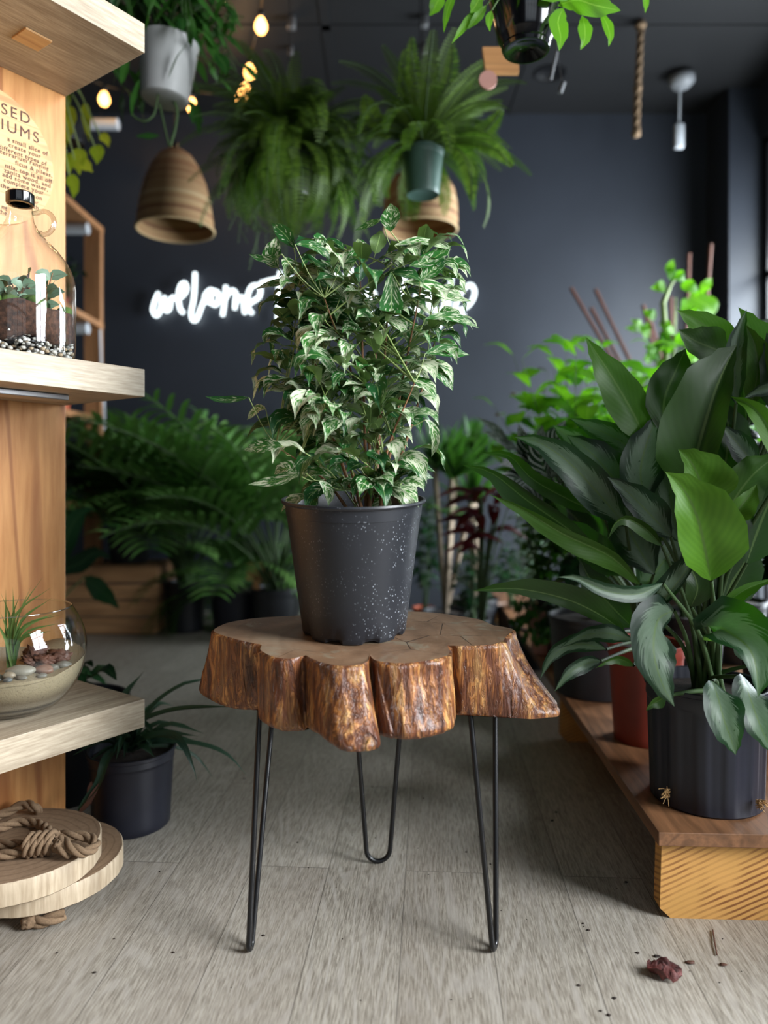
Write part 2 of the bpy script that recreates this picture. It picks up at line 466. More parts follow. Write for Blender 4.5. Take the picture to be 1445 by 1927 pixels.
def bark_mat():
    t = NT('peeled_varnished_bark')
    v = t.coord('Object', scale=(1, 1, .1))
    v2 = t.coord('Object', scale=(1, 1, .2))
    n1 = t.noise(v, 46, 5, .68, .5)
    n2 = t.noise(v2, 70, 5, .72, 1.0)
    n3 = t.noise(v, 210, 3, .6)
    col = t.ramp(n1, [(.34, lin((52, 27, 16))), (.46, lin((118, 68, 36))), (.53, lin((172, 112, 58))), (.64, lin((212, 162, 98)))])
    patch = t.ramp(n2, [(.47, (0, 0, 0, 1)), (.52, (1, 1, 1, 1))])
    col = t.mix(t.math('MULTIPLY', patch, .62), col, lin((86, 44, 28)))
    crack = t.ramp(t.noise(v, 22, 3, .5, .2), [(.36, (1, 1, 1, 1)), (.4, (0, 0, 0, 1))])
    col = t.mix(t.math('MULTIPLY', crack, .55), col, lin((34, 18, 12)))
    col = t.mix(t.math('MULTIPLY', t.ramp(n3, [(.35, (1, 1, 1, 1)), (.6, (0, 0, 0, 1))]), .35), col, lin((70, 38, 20)))
    h = t.math('ADD', t.math('MULTIPLY', n1, .9), t.math('ADD', t.math('MULTIPLY', patch, -.25), t.math('MULTIPLY', n3, .35)))
    h = t.math('SUBTRACT', h, t.math('MULTIPLY', crack, .8))
    return t.finish(col, .38, h, 1.0, .006, coat=.15)
M['bark'] = bark_mat()

def slabtop_mat():
    t = NT('weathered_slab_top')
    v = t.coord('Object')
    n = t.noise(v, 7, 5, .6)
    n2 = t.noise(v, 40, 4, .6)
    col = t.ramp(n, [(.35, lin((104, 78, 56))), (.52, lin((128, 100, 76))), (.66, lin((138, 118, 96)))])
    grey = t.ramp(t.noise(v, 9, 4, .7, .8), [(.58, (0, 0, 0, 1)), (.63, (1, 1, 1, 1))])
    col = t.mix(t.math('MULTIPLY', grey, .5), col, lin((134, 128, 108)))
    wv = t.n('VectorMath', _operation='LENGTH', Vector=t.n('Mapping', Vector=v, Location=(.06, -.02, 0)).outputs[0]).outputs['Value']
    rg = t.math('SINE', t.math('MULTIPLY', t.math('ADD', wv, t.math('MULTIPLY', n, .03)), 420.0))
    col = t.mix(t.math('MULTIPLY', t.ramp(rg, [(.5, (0, 0, 0, 1)), (1, (1, 1, 1, 1))]), .2), col, lin((76, 54, 38)))
    vz = t.n('TexVoronoi', _feature='DISTANCE_TO_EDGE', Vector=t.n('Mapping', Vector=v, Scale=(1, 1.6, 1)).outputs[0], Scale=6.0).outputs[0]
    cr = t.ramp(t.math('ADD', vz, t.math('MULTIPLY', n2, .02)), [(.012, (1, 1, 1, 1)), (.02, (0, 0, 0, 1))])
    gate = t.ramp(t.noise(v, 4, 1), [(.5, (0, 0, 0, 1)), (.55, (1, 1, 1, 1))])
    crk = t.math('MULTIPLY', cr, gate)
    col = t.mix(t.math('MULTIPLY', crk, .8), col, lin((40, 26, 18)))
    return t.finish(col, .5, t.math('SUBTRACT', n2, crk), .3, .003)
M['slabtop'] = slabtop_mat()

def rings_mat():
    t = NT('log_end_rings')
    v = t.coord('Object')
    n = t.noise(v, 6, 3)
    sp = t.n('SeparateXYZ', Vector=v)
    fl = t.n('CombineXYZ', X=sp.outputs[0], Y=sp.outputs[1], Z=0.0).outputs[0]
    wv = t.n('VectorMath', _operation='LENGTH', Vector=fl).outputs['Value']
    rr = t.math('ADD', wv, t.math('MULTIPLY', n, .05))
    rg = t.math('MULTIPLY', t.math('ADD', t.math('SINE', t.math('MULTIPLY', rr, 330.0)), 1.0), .5)
    n2 = t.noise(v, 90, 4)
    col = t.mix(n2, lin((122, 98, 76)), lin((160, 134, 108)))
    col = t.mix(t.math('MULTIPLY', t.ramp(rg, [(0, (1, 1, 1, 1)), (.22, (0, 0, 0, 1))]), .4), col, lin((94, 72, 54)))
    return t.finish(col, .6, n2, .2, .001)
M['rings'] = rings_mat()

def pot_speck():
    t = NT('dusty_black_nursery_plastic')
    v = t.coord('Object')
    vo = t.n('TexVoronoi', Vector=t.n('Mapping', Vector=v, Scale=(1, 1, .7)).outputs[0], Scale=190.0).outputs['Distance']
    g = t.ramp(t.noise(v, 14, 5, .7), [(.44, (0, 0, 0, 1)), (.58, (1, 1, 1, 1))])
    sx = t.n('SeparateXYZ', Vector=v).outputs[0]
    side = t.ramp(t.math('ADD', sx, .5), [(.5, (.25,) * 3 + (1,)), (.56, (1, 1, 1, 1))])
    sp = t.math('MULTIPLY', t.math('MULTIPLY', t.ramp(vo, [(.16, (1, 1, 1, 1)), (.25, (0, 0, 0, 1))]), g), side)
    base = t.mix(t.noise(v, 8, 4), lin((26, 28, 32)), lin((40, 42, 48)))
    col = t.mix(t.math('MULTIPLY', sp, .8), base, lin((176, 182, 190)))
    return t.finish(col, .4, t.noise(v, 50, 3), .06, .001)
M['potspeck'] = pot_speck()

def rattan():
    t = NT('woven_rattan')
    v = t.coord('Object')
    sp = t.n('SeparateXYZ', Vector=v)
    a = t.math('SINE', t.math('MULTIPLY', sp.outputs[2], 520.0))
    ang = t.math('ARCTAN2', sp.outputs[1], sp.outputs[0])
    b = t.math('SINE', t.math('MULTIPLY', ang, 70.0))
    wv = t.math('MULTIPLY', a, b)
    band = t.noise(t.n('CombineXYZ', Z=sp.outputs[2]).outputs[0], 26, 2)
    col = t.ramp(band, [(.38, lin((136, 92, 60))), (.5, lin((184, 146, 100))), (.62, lin((214, 188, 142)))])
    col = t.mix(t.ramp(sp.outputs[2], [(.05, (0, 0, 0, 1)), (.4, (.75,) * 3 + (1,))]), col, lin((124, 78, 50)))
    col = t.mix(t.math('MULTIPLY', t.math('ADD', wv, 1.0), .22), col, lin((84, 56, 34)))
    return t.finish(col, .7, wv, .5, .003)
M['rattan'] = rattan()

def sand():
    t = NT('layered_sand')
    v = t.coord('Object')
    n = t.noise(v, 220, 3, .7)
    z = t.n('SeparateXYZ', Vector=v).outputs[2]
    zz = t.math('ADD', z, t.math('MULTIPLY', t.noise(v, 14, 2), .018))
    col = t.ramp(t.math('MULTIPLY', zz, 8.0), [(.14, lin((112, 104, 94))), (.2, lin((150, 142, 130))), (.26, lin((64, 58, 54))), (.32, lin((146, 134, 116))), (.42, lin((112, 98, 78))), (.6, lin((142, 128, 102)))])
    col = t.mix(t.math('MULTIPLY', t.ramp(n, [(.3, (1, 1, 1, 1)), (.45, (0, 0, 0, 1))]), .5), col, lin((60, 50, 44)))
    return t.finish(col, .9, n, .5, .002)
M['sand'] = sand()
def stones(name, cols):
    t = NT(name)
    r = t.n('Attribute', _attribute_name='rnd').outputs['Fac']
    k = len(cols)
    c = t.ramp(r, [(i / k, lin(c)) for i, c in enumerate(cols)], 'CONSTANT')
    n = t.noise(t.coord(), 120, 3)
    return t.finish(t.mix(t.math('MULTIPLY', n, .35), c, lin((70, 64, 58))), .5, n, .2, .001)
M['gravel'] = stones('mixed_gravel', [(206, 204, 200), (120, 116, 112), (222, 220, 214), (160, 138, 112), (90, 92, 96), (196, 190, 180)])
M['pebble'] = stones('river_pebbles', [(112, 108, 98), (146, 132, 112), (92, 96, 96), (124, 92, 76), (134, 128, 114), (80, 76, 72)])

# foliage
M['ficus'] = leafmat('cream_marbled_ficus_leaf', (22, 66, 36), (62, 128, 46), (92, 116, 66), (150, 178, 110), .34, .22, (90, 130, 40), .35, 'marble', (226, 232, 200))
M['agla'] = leafmat('silver_centred_aglaonema_leaf', (8, 26, 17), (18, 48, 26), (30, 48, 22), (92, 112, 64), .46, .28, (70, 150, 0), .25, 'agla', (100, 120, 98))
M['fern'] = leafmat('fern_leaf', (58, 84, 28), (118, 150, 54), (92, 118, 46), (100, 130, 60), .5, .3, (90, 150, 30), .2)
M['palm'] = leafmat('palm_leaf', (54, 104, 46), (136, 182, 100), (88, 130, 66), (120, 160, 90), .25, .3, (70, 130, 30), .2)
M['bright'] = leafmat('bright_green_leaf', (60, 130, 24), (116, 178, 44), (90, 140, 40), (150, 190, 80), .4, .45, (130, 210, 20), .4)
M['mid'] = leafmat('mid_green_leaf', (28, 72, 30), (64, 116, 44), (56, 92, 40), (110, 150, 80), .38, .3, (80, 140, 30), .4)
M['dark'] = leafmat('dark_green_leaf', (12, 34, 18), (26, 60, 30), (30, 56, 30), (60, 90, 50), .35, .15, (40, 90, 20), .4)
M['lime'] = leafmat('neon_pothos_leaf', (150, 176, 40), (206, 204, 60), (150, 170, 50), (190, 200, 90), .4, .35, (190, 210, 40), .3)
M['burg'] = leafmat('burgundy_leaf', (52, 14, 20), (84, 24, 30), (60, 20, 24), (110, 40, 44), .35, .2, (120, 20, 20), .3)
M['stripe'] = leafmat('white_pinstriped_leaf', (10, 26, 16), (18, 40, 22), (40, 52, 34), (60, 90, 50), .35, .1, (40, 80, 20), .3, 'stripe', (150, 158, 150))
M['brom'] = leafmat('dusty_green_strap_leaf', (30, 56, 44), (62, 92, 70), (50, 74, 56), (70, 100, 76), .4, .15, (60, 100, 50), .1)
M['succ'] = plain('blue_green_succulent', (128, 160, 148), .5, .15, 30, .1)
M['grass'] = leafmat('airplant_blade', (62, 92, 44), (108, 134, 76), (80, 110, 60), (110, 130, 70), .4, .2, (90, 130, 40), .1)
M['pilea'] = leafmat('grey_green_terrarium_leaf', (70, 96, 74), (134, 158, 134), (84, 70, 66), (92, 66, 60), .4, .2, (90, 120, 60), .4)
M['moss'] = plain('green_moss', (66, 88, 34), .95, .5, 60, 1.0)
M['dry'] = plain('dried_brown_leaf', (84, 52, 38), .7, .3, 60, .6)
M['dryred'] = plain('dried_red_leaf', (92, 46, 42), .6, .75, 60, 1.0)

# ------------------------------------------------------------------ the room
XL, XR, YF, YB, ZC = -3.0, 2.43, -2.3, 5.0, 3.44
m = MB(); m.box((XL - .1, YF - .1, -.08), (XR + .1, YB + .1, 0)); struct(m.build('floor', M['floor'], smooth=False))
m = MB(); m.box((XL - .1, YF - .1, ZC), (XR + .1, YB + .1, ZC + .1))
for x in (-1.6, -.35, .86): m.box((x, YF, ZC - .006), (x + .05, YB, ZC + .01))
for y in (1.5, 2.95, 4.02): m.box((XL, y, ZC - .006), (XR, y + .05, ZC + .01))
struct(m.build('ceiling', M['ceil'], smooth=False))
m = MB(); m.box((XL, YB, 0), (XR, YB + .1, ZC)); struct(m.build('wall_back', M['wall'], smooth=False))
m = MB(); m.box((XL - .1, YF, 0), (XL, YB, ZC)); struct(m.build('wall_left', M['wall'], smooth=False))
m = MB()
m.box((XR, YF, 0), (XR + .1, 1.72, .42)); m.box((XR, 1.72, 0), (XR + .1, YB + .1, .05)); m.box((XR, YF, 3.1), (XR + .1, YB, ZC))
m.box((XR, YF, .42), (XR + .1, -.65, 3.1)); m.box((XR, .98, .42), (XR + .1, 1.72, 3.1)); m.box((XR, 4.66, .42), (XR + .1, YB, 3.1))
struct(m.build('wall_right', M['wall'], smooth=False))
m = MB(); m.box((2.23, 4.67, 0), (XR, YB, ZC)); struct(m.build('wall_pillar', M['wall'], smooth=False))
m = MB()
m.box((XL, YF - .1, 0), (XR, YF, .3)); m.box((XL, YF - .1, 3.1), (XR, YF, ZC))
m.box((XL, YF - .1, .3), (-.75, YF, 3.1)); m.box((2.3, YF - .1, .3), (XR, YF, 3.1))
struct(m.build('wall_front', M['wall'], smooth=False))

def window(name, lo, hi, axis, mull):
    m = MB(); g = MB(); t = .05
    a = 1 if axis == 'x' else 0
    L0, L1 = lo[a], hi[a]; z0, z1 = lo[2], hi[2]; c = lo[0] if axis == 'x' else lo[1]
    def bx(l0, l1, za, zb, mm=m, w=.035):
        if axis == 'x': mm.box((c - w, l0, za), (c + w, l1, zb))
        else: mm.box((l0, c - w, za), (l1, c + w, zb))
    bx(L0, L1, z0, z0 + t); bx(L0, L1, z1 - t, z1); bx(L0, L0 + t, z0, z1); bx(L1 - t, L1, z0, z1)
    for k in range(1, mull): x = L0 + (L1 - L0) * k / mull; bx(x - t / 2, x + t / 2, z0, z1)
    bx(L0, L1, 2.2, 2.24)
    bx(L0 + t, L1 - t, z0 + t, z1 - t, g, .003)
    f = struct(m.build(name, M['black'], smooth=False)); g.build('pane', M['winglass'], f, smooth=False)
window('window_1', (XR + .05, -.65, .42), (XR + .05, .98, 3.1), 'x', 2)
window('window_2', (XR + .05, 1.72, .05), (XR + .05, 4.66, 3.1), 'x', 3)
window('window_3', (-.75, YF - .05, .3), (2.3, YF - .05, 3.1), 'y', 4)

# ------------------------------------------------------------------ stump table
def ztop(y): return .565 + .09 * (y - 1.25)
PAIRS = [(397,1187,372,1306),(415,1196,395,1322),(450,1206,430,1334),(472,1211,462,1337),(486,1214,486,1337),(484,1222,489,1350),(490,1228,491,1364),(509,1237,519,1378),
 (537,1241,549,1379),(560,1238,566,1377),(569,1234,574,1375),(579,1239,594,1385),(604,1249,629,1411),(639,1255,659,1420),(674,1253,704,1416),(692,1246,717,1404),
 (696,1236,714,1388),(704,1243,728,1392),(719,1247,748,1394),(758,1250,783,1396),(798,1246,833,1386),(833,1239,850,1379),(850,1231,857,1370),(848,1214,857,1344),
 (864,1216,868,1347),(898,1216,900,1348),(933,1213,958,1351),(951,1207,1008,1354),(957,1199,1048,1351),(965,1191,1062,1344),(970,1184,1048,1326),(950,1179,985,1300),
 (933,1176,958,1290),(905,1165,915,1285),(858,1157,865,1275),(808,1151,810,1272),(768,1150,768,1272),(700,1155,700,1277),(640,1153,640,1275),(564,1157,560,1280),
 (485,1162,475,1287),(435,1169,420,1292),(410,1177,385,1299)]
TAB = (-.02, 1.48, 0)
tb = thing('stump_table', 'low side table of a lobed bark-edged tree slab on black hairpin legs', 'table', TAB)
top = []; bot = []
for a, b, c, d in PAIRS:
    Y = 608.6 / (b - 782.6); top.append(V(((a - CX) / F * Y, Y, ztop(Y))))
    Y2 = .46 * F / (d - HY); bot.append(V(((c - CX) / F * Y2, Y2, .44)))
def closed_resample(L, n):
    m_ = len(L); out = []
    for i in range(m_):
        a, b, c, e = L[i - 1], L[i], L[(i + 1) % m_], L[(i + 2) % m_]
        for k in range(n):
            t = k / n
            out.append(0.5 * ((2 * b) + (c - a) * t + (2 * a - 5 * b + 4 * c - e) * t * t + (3 * b - a - 3 * c + e) * t ** 3))
    return out
top = closed_resample(top, 8); bot = closed_resample(bot, 8); NS = len(top)
cen = V((-.03, 1.5, 0))
m = MB(); rows = []; NR = 26
tin = []
for i in range(NS):
    p = top[i]; q = cen - p; q.z = 0; p2 = p + q.normalized() * .006
    tin.append(V((p2.x, p2.y, ztop(p2.y))))
rows.append(tin)
for j in range(NR + 1):
    t = j / NR; row = []
    for i in range(NS):
        a, b = top[i], bot[i]
        tt = t ** 1.15
        p = V((a.x + (b.x - a.x) * (tt ** 1.25), a.y + (b.y - a.y) * (tt ** 1.25), a.z - .004 + (b.z - a.z + .004) * t))
        out = V((p.x - cen.x, p.y - cen.y, 0)).normalized()
        amp = math.sin(min(t * 8, 1) * R90)
        g = noise.noise(V((i * .16, t * .9, 3))) * .006 + noise.noise(V((i * .55, t * 2.2, 9))) * .0028 + noise.noise(V((i * 1.3, t * 9, 5))) * .0008
        if t > .9: p -= out * .012 * ((t - .9) / .1) ** 2
        row.append(p + out * g * amp)
    rows.append(row)
m.grid(rows, None, 0, 0, closed=True, flip=True)
# top & bottom caps as concentric rings
def cap(ring, zf, mi, flip):
    c = sum(ring, V()) / len(ring); rr = [ring]
    for s_ in (.93, .8, .6, .4, .2, .03):
        rr.append([V((c.x + (p.x - c.x) * s_, c.y + (p.y - c.y) * s_, zf(c.x + (p.x - c.x) * s_, c.y + (p.y - c.y) * s_, p.z))) for p in ring])
    m.grid(rr, None, 0, mi, closed=True, flip=flip)
cap(tin, lambda x, y, z: ztop(y) + noise.noise(V((x * 9, y * 9, 0))) * .0022, 1, False)
cap(rows[-1], lambda x, y, z: .44, 0, True)
m.build('slab', [M['bark'], M['slabtop']], tb, angle=1.0)

def hairpin(bc, ta, tb_, rb, udir):
    """two rods from ta / tb_ (at the slab) round a bend at bc on the floor"""
    u = V(udir).normalized(); r = .0056; pts = []
    c = V((bc[0], bc[1], r + rb))
    A = c + u * -rb; B = c + u * rb
    pts += [V(ta), V(ta).lerp(A, .5), A]
    for k in range(1, 12):
        a = math.pi * k / 12
        pts.append(c - u * rb * math.cos(a) - V((0, 0, rb * math.sin(a))))
    pts += [B, B.lerp(V(tb_), .5), V(tb_)]
    m = MB(); m.tube(pts, r, 10)
    m.build('leg', M['black'], tb)
hairpin((-.2555, 1.385), (-.2535, 1.475, .441), (-.2365, 1.56, .441), .012, (.1, 1, 0))
hairpin((.211, 1.385), (.172, 1.445, .441), (.2357, 1.53, .441), .013, (.45, 1, 0))
hairpin((-.0135, 1.70), (-.070, 1.655, .437), (.046, 1.665, .437), .028, (1, .08, 0))

# ------------------------------------------------------------------ ficus in its pot
TL = math.atan(.09)
PB = V((-.062, 1.512, ztop(1.512)))
Mt = Matrix.Rotation(TL, 4, 'X')
fx = thing('potted_ficus', 'bushy ficus with cream marbled leaves in a black pot on the stump table', 'potted plant', tuple(PB))
def notch(r, z, a):
    if z < .012 and r > .08:
        k = math.sin(a * 9)
        return (r - (.006 if k > .5 else 0), z + (.004 if k > .5 else 0))
    return (r, z)
m = MB()
m.lathe([(.0, .006), (.09, .006), (.098, .001), (.106, .001), (.108, .006), (.1085, .012), (.112, .04), (.1375, .245), (.139, .2455), (.1395, .252), (.141, .268), (.1465, .2695), (.1485, .273), (.1475, .277), (.143, .277), (.139, .270), (.136, .245), (.125, .16)], PB, 72, 0, Mt, notch)
m.build('pot', M['potspeck'], fx, angle=.7)
m = MB(); m.lathe([(.132, .226), (.1, .229), (.05, .226), (.001, .23)], PB, 40, 0, Mt, lambda r, z, a: (r, z + .005 * noise.noise(V((r * 40, a * 3, 1)))))
m.build('soil', M['soilgrey'], fx)
random.seed(11)
soil0 = PB + Mt @ V((0, 0, .226))
EL = pl([(400, 690), (440, 580), (480, 550), (520, 560), (580, 560), (640, 570), (700, 560), (760, 520), (830, 500), (900, 520), (960, 580)])
ER = pl([(400, 760), (440, 800), (480, 830), (560, 850), (640, 850), (700, 825), (780, 800), (850, 795), (900, 790), (960, 770)])
FD = 1.49
stems = MB(); green = MB(); fol = MB()
def ficleaf(base, d, L, W, droop=.5, C=None, rnd=None, pet=.014):
    d = V(d).normalized()
    b2 = base + d * pet + V((0, 0, .003))
    green.tube([base, (base + b2) / 2 + V((0, 0, .002)), b2], .0009, 4, cap=False)
    side = V((random.uniform(-.25, .25), random.uniform(-.25, .25), 0))
    p1 = b2 + (d + V((0, 0, .12))) * L * .35
    p2 = b2 + (d + side * .4 + V((0, 0, .0 - droop * .3))) * L * .72
    p3 = b2 + (d * .86 + side * .5 + V((0, 0, -droop * .75))) * L
    if C is None: C = V((random.uniform(-.45, .45), -.45 + random.uniform(-.4, .3), 1))
    fol.leaf([b2, p1, p2, p3], W, W, C=C, fold=random.uniform(.1, .45), nv=8, nu=4, prof='ficus', rnd=rnd, wavy=.12)
mains = []
for (bx, by, tx, ty, td) in [(700,955,737,470,1.49),(690,950,676,470,1.47),(712,958,800,500,1.45),(684,950,560,500,1.52),(705,955,835,580,1.55),(695,950,610,560,1.42),(708,960,700,520,1.6),(690,955,590,700,1.6),(715,960,780,720,1.38),(676,955,520,840,1.45)]:
    b = P(bx, by, 1.5 + random.uniform(-.03, .03)); b.z = soil0.z - .01
    t_ = P(tx, ty, td)
    mid = b.lerp(t_, .4) + V((random.uniform(-.03, .03), random.uniform(-.03, .03), .03))
    pts = crom([b, mid, t_], 14); mains.append(pts)
    stems.tube(pts, [.0045 - .0034 * i / 14 for i in range(15)], 6)
random.seed(5)
nl = 0
for k in range(96):
    pts = random.choice(mains)
    y = random.uniform(455, 945)
    if random.random() < .2: y = random.uniform(560, 800)
    if k % 4 == 0: y = random.uniform(455, 600)
    l, r = EL(y), ER(y)
    u = random.uniform(-1, 1) if k % 4 else random.choice((-1, 1)) * random.uniform(.75, 1.08); u = math.copysign(abs(u) ** .7, u)
    x = (l + r) / 2 + u * (r - l) / 2 * .88
    hw = (r - l) / 2 / F * FD
    dd = FD + random.uniform(-1, 1) * hw * .8 * math.sqrt(max(0, 1 - u * u * .8))
    e = P(x, y, dd)
    zs = e.z - random.uniform(.06, .16)
    best = min(pts, key=lambda p: abs(p.z - zs) + .2 * (p - e).length)
    if best.z < soil0.z + .02: best = pts[2]
    mid = best.lerp(e, .5) + V((0, 0, .015))
    br = crom([best, mid, e], 9)
    green.tube(br, [.0019 - .001 * i / 9 for i in range(10)], 5, cap=False)
    L = (e - best).length
    n = max(3, min(9, int(L / .028)))
    for i in range(n):
        f = .3 + .7 * (i + 1) / n
        q = br[min(9, int(f * 9))]
        T = (br[min(9, int(f * 9) + 1)] - br[max(0, int(f * 9) - 1)]).normalized()
        ang = i * 2.4 + k
        sd = T.orthogonal().normalized(); sd = Matrix.Rotation(ang, 3, T) @ sd
        outw = V((q.x + .03, q.y - 1.5, 0)); outw = outw.normalized() if outw.length > .01 else V((0, -1, 0))
        d = (T * .35 + sd * .55 + outw * .6); d.z = d.z * .5 + .05
        s_ = random.uniform(.75, 1.18)
        ficleaf(q, d, .078 * s_, .0195 * s_, random.uniform(.1, .9)); nl += 1
# leaves that stand out on their own against the room
CAMD = V((0, -1, .1))
for (pts, wpx, rn, rib) in [
    ([(735,436),(735,420),(736,402),(735,382)],20,.45,0), ([(524,505),(512,490),(514,466),(520,446)],19,.5,0), ([(553,466),(540,446),(526,432),(511,420)],15,.2,0),
    ([(555,460),(580,460),(605,472),(626,492)],13,.25,0), ([(530,478),(512,487),(492,487),(468,478)],9,.3,0), ([(736,512),(737,585),(738,548),(738,590)][:1]+[(737,590),(738,570),(737,545)],23,.35,0),
    ([(640,500),(655,488),(675,478),(690,470)],14,.4,0), ([(672,450),(676,462),(678,478),(683,488)],18,.55,0), ([(720,412),(705,418),(690,424),(668,434)],7,.3,0), ([(795,458),(800,470),(800,480),(800,486)],10,.2,0),
    ([(742,462),(780,454),(812,458),(850,470)],11,.6,0), ([(770,500),(800,494),(825,480),(850,462)],18,.4,0), ([(790,528),(806,515),(825,498),(838,480)],17,.35,0), ([(760,530),(800,534),(840,555),(890,568)],15,.6,0),
    ([(800,600),(830,595),(865,600),(902,618)],11,.45,0), ([(468,748),(440,752),(412,752),(386,746)],9,.1,0), ([(530,838),(505,838),(480,842),(458,848)],16,.45,0), ([(558,892),(545,882),(528,884),(516,892)],17,.6,0),
    ([(762,905),(780,896),(798,895),(816,900)],12,.2,0), ([(600,905),(612,915),(620,930),(618,952)],11,.6,0), ([(735,935),(728,945),(716,958),(707,980)],20,.75,0), ([(560,520),(535,530),(508,535),(478,545)],9,.5,0),
    ([(800,665),(830,660),(858,664),(884,668)],15,.4,0), ([(800,690),(825,700),(842,715),(852,735)],17,.45,0), ([(800,790),(812,800),(820,830),(812,860)],10,.6,0),
    ([(582,650),(600,660),(620,685),(636,712)],12,.55,0), ([(575,890),(550,895),(520,905),(466,912)],13,.5,0), ([(640,560),(660,570),(690,575),(705,585)],20,.7,0), ([(595,500),(640,545),(650,560),(655,565)],13,.7,0),
    ([(690,700),(675,720),(655,738),(636,760)],15,.5,0), ([(610,560),(585,575),(560,590),(530,600)],16,.3,0), ([(620,520),(600,515),(575,518),(548,530)],17,.7,0), ([(500,770),(490,768),(478,775),(465,790)],10,.6,0)]:
    dd = random.uniform(1.36, 1.46)
    pp = [P(a, b, dd + .008 * i) for i, (a, b) in enumerate(pts)]
    fol.leaf(pp, wpx / F * dd, C=CAMD + V((random.uniform(-.3, .3), 0, random.uniform(0, .5))), fold=.2, nv=8, nu=4, prof='oval', rnd=rn, wavy=.08)
    q = min((p for s_ in mains for p in s_), key=lambda p: (p - pp[0]).length + (.3 if p.z > pp[0].z - .01 else 0))
    if (q - pp[0]).length > .015:
        green.tube(crom([q, q.lerp(pp[0], .5) + V((0, 0, -.008)), pp[0]], 6), .0011, 4, cap=False)
stems.build('trunk', M['twig'], fx); green.build('twigs', M['gtwig'], fx); fol.build('foliage', M['ficus'], fx)

# ------------------------------------------------------------------ display shelf unit at the left
AU = math.atan2(.815, .58)           # local +x runs along the shelf fronts, away from the viewer
COR = V((-.546, 1.65, 0))
SH = thing('display_shelf_unit', 'pale oak plank shelves on a honey coloured wooden back panel', 'shelf unit', tuple(COR), AU)
MS = MATX[SH.name]
DEP = .323; LEN = 1.1
def sloc(x, y, z): return MS @ V((x, y, z))
m = MB(); m.box((-LEN, DEP, 0), (0, DEP + .035, 2.35), .002); m.build('back_panel', M['maple'], SH, smooth=False, local=True)
ZS = [(1.8767, 1.9434), (1.0917, 1.1548), (.3383, .4026)]
shelfs = []
for a, b in ZS:
    m = MB(); m.box((-LEN, 0, a), (0, DEP - .0005, b), .0012)
    shelfs.append(m.build('shelf', M['oak'], SH, smooth=False, local=True))
m = MB(); m.box((-.208, .127, 1.8725), (-.148, .187, 1.878), .001); m.build('cover_plate', M['sign'], shelfs[0], smooth=False, local=True)
m = MB(); m.box((-LEN, .10, 1.079), (-.125, .155, 1.0912), .002); m.build('light_bar', M['steel'], shelfs[1], smooth=False, local=True)
m = MB(); hk = []
hb = V((-.385, .128, 1.079))
for k in range(20):
    t = k / 19
    if t < .35: hk.append(hb + V((0, 0, -t / .35 * .03)))
    else:
        a = (t - .35) / .65 * math.pi * 1.25
        hk.append(hb + V((.011 - .011 * math.cos(a), 0, -.03 - .014 * math.sin(a))))
m.tube(hk, .0028, 8); m.build('hook', M['white'], shelfs[1], local=True)

# round sign on the panel
def ppt(px, py):
    a = (px - CX) / F; Yc = COR.y + DEP * .58; Xc = COR.x - DEP * .815
    s_ = (Xc - Yc * a) / (.58 - .815 * a); Y = Yc - .815 * s_
    return -s_, HC + (HY - py) / F * Y
SG = thing('round_wooden_sign', 'round light wooden sign engraved with terrarium text on the shelf back panel', 'sign', tuple(sloc(-.197, DEP - .004, 1.66)), AU)
m = MB(); seg = 72; y0, y1 = DEP - .008, DEP - .0005
ring = [(-.197 + .16 * math.cos(2 * math.pi * k / seg), 1.66 + .16 * math.sin(2 * math.pi * k / seg)) for k in range(seg)]
m.grid([[sloc(a, y1, b) for a, b in ring], [sloc(a, y0, b) for a, b in ring]], closed=True)
m.face([sloc(a, y0, b) for a, b in ring]); m.face([sloc(a, y1, b) for a, b in reversed(ring)])
m.build('board', M['sign'], SG, smooth=False)
def text_mesh(s_, size, bold=0.0, spacing=1.0):
    c = bpy.data.curves.new('t', 'FONT'); c.body = s_; c.size = size; c.align_x = 'RIGHT'; c.offset = bold; c.space_character = spacing; c.extrude = .0004
    o = bpy.data.objects.new('t', c); COL.objects.link(o); bpy.context.view_layer.update()
    me = bpy.data.meshes.new_from_object(o.evaluated_get(bpy.context.evaluated_depsgraph_get()))
    bpy.data.objects.remove(o); bpy.data.curves.remove(c); return me
LINES = [('ENCLOSED', 54, 237, .0365, .0, 1.25), ('TERRARIUMS', 70.5, 272, .0365, .0, 1.25),
 ('a small slice of', 86, 295, .0148, .00018, 1.12), ('create your', 73, 300, .0148, .00018, 1.12), ('different types of', 84, 314, .0148, .00018, 1.12),
 ('terrarium ranging', 88, 323, .0148, .00018, 1.12), ('ficus & pileas,', 95, 336, .0148, .00018, 1.12), ('ntia. top it all off', 94, 347, .0148, .00018, 1.12),
 ('zanita wood, and', 92, 355.5, .0148, .00018, 1.12), ('add some water,', 87, 362, .0148, .00018, 1.12), ('complete your', 79, 368.5, .0148, .00018, 1.12),
 ('the cork lid on', 76, 379, .0148, .00018, 1.12), ('ll s        or', 69, 387, .0148, .00018, 1.12), ('ev        th', 69.5, 397, .0148, .00018, 1.12), ('ng', 11, 397, .0148, .00018, 1.12), ('the', 10, 407, .0148, .00018, 1.12)]
m = MB()
for s_, px, py, size, bold, sp in LINES:
    sx, sz = ppt(px, py); me = text_mesh(s_, size, bold, sp)
    Mx = MS @ Matrix.Translation(V((sx, y0 - .0003, sz))) @ Matrix.Rotation(R90, 4, 'X')
    m.mesh(me, Mx); bpy.data.meshes.remove(me)
m.build('lettering', M['ink'], SG, smooth=False)

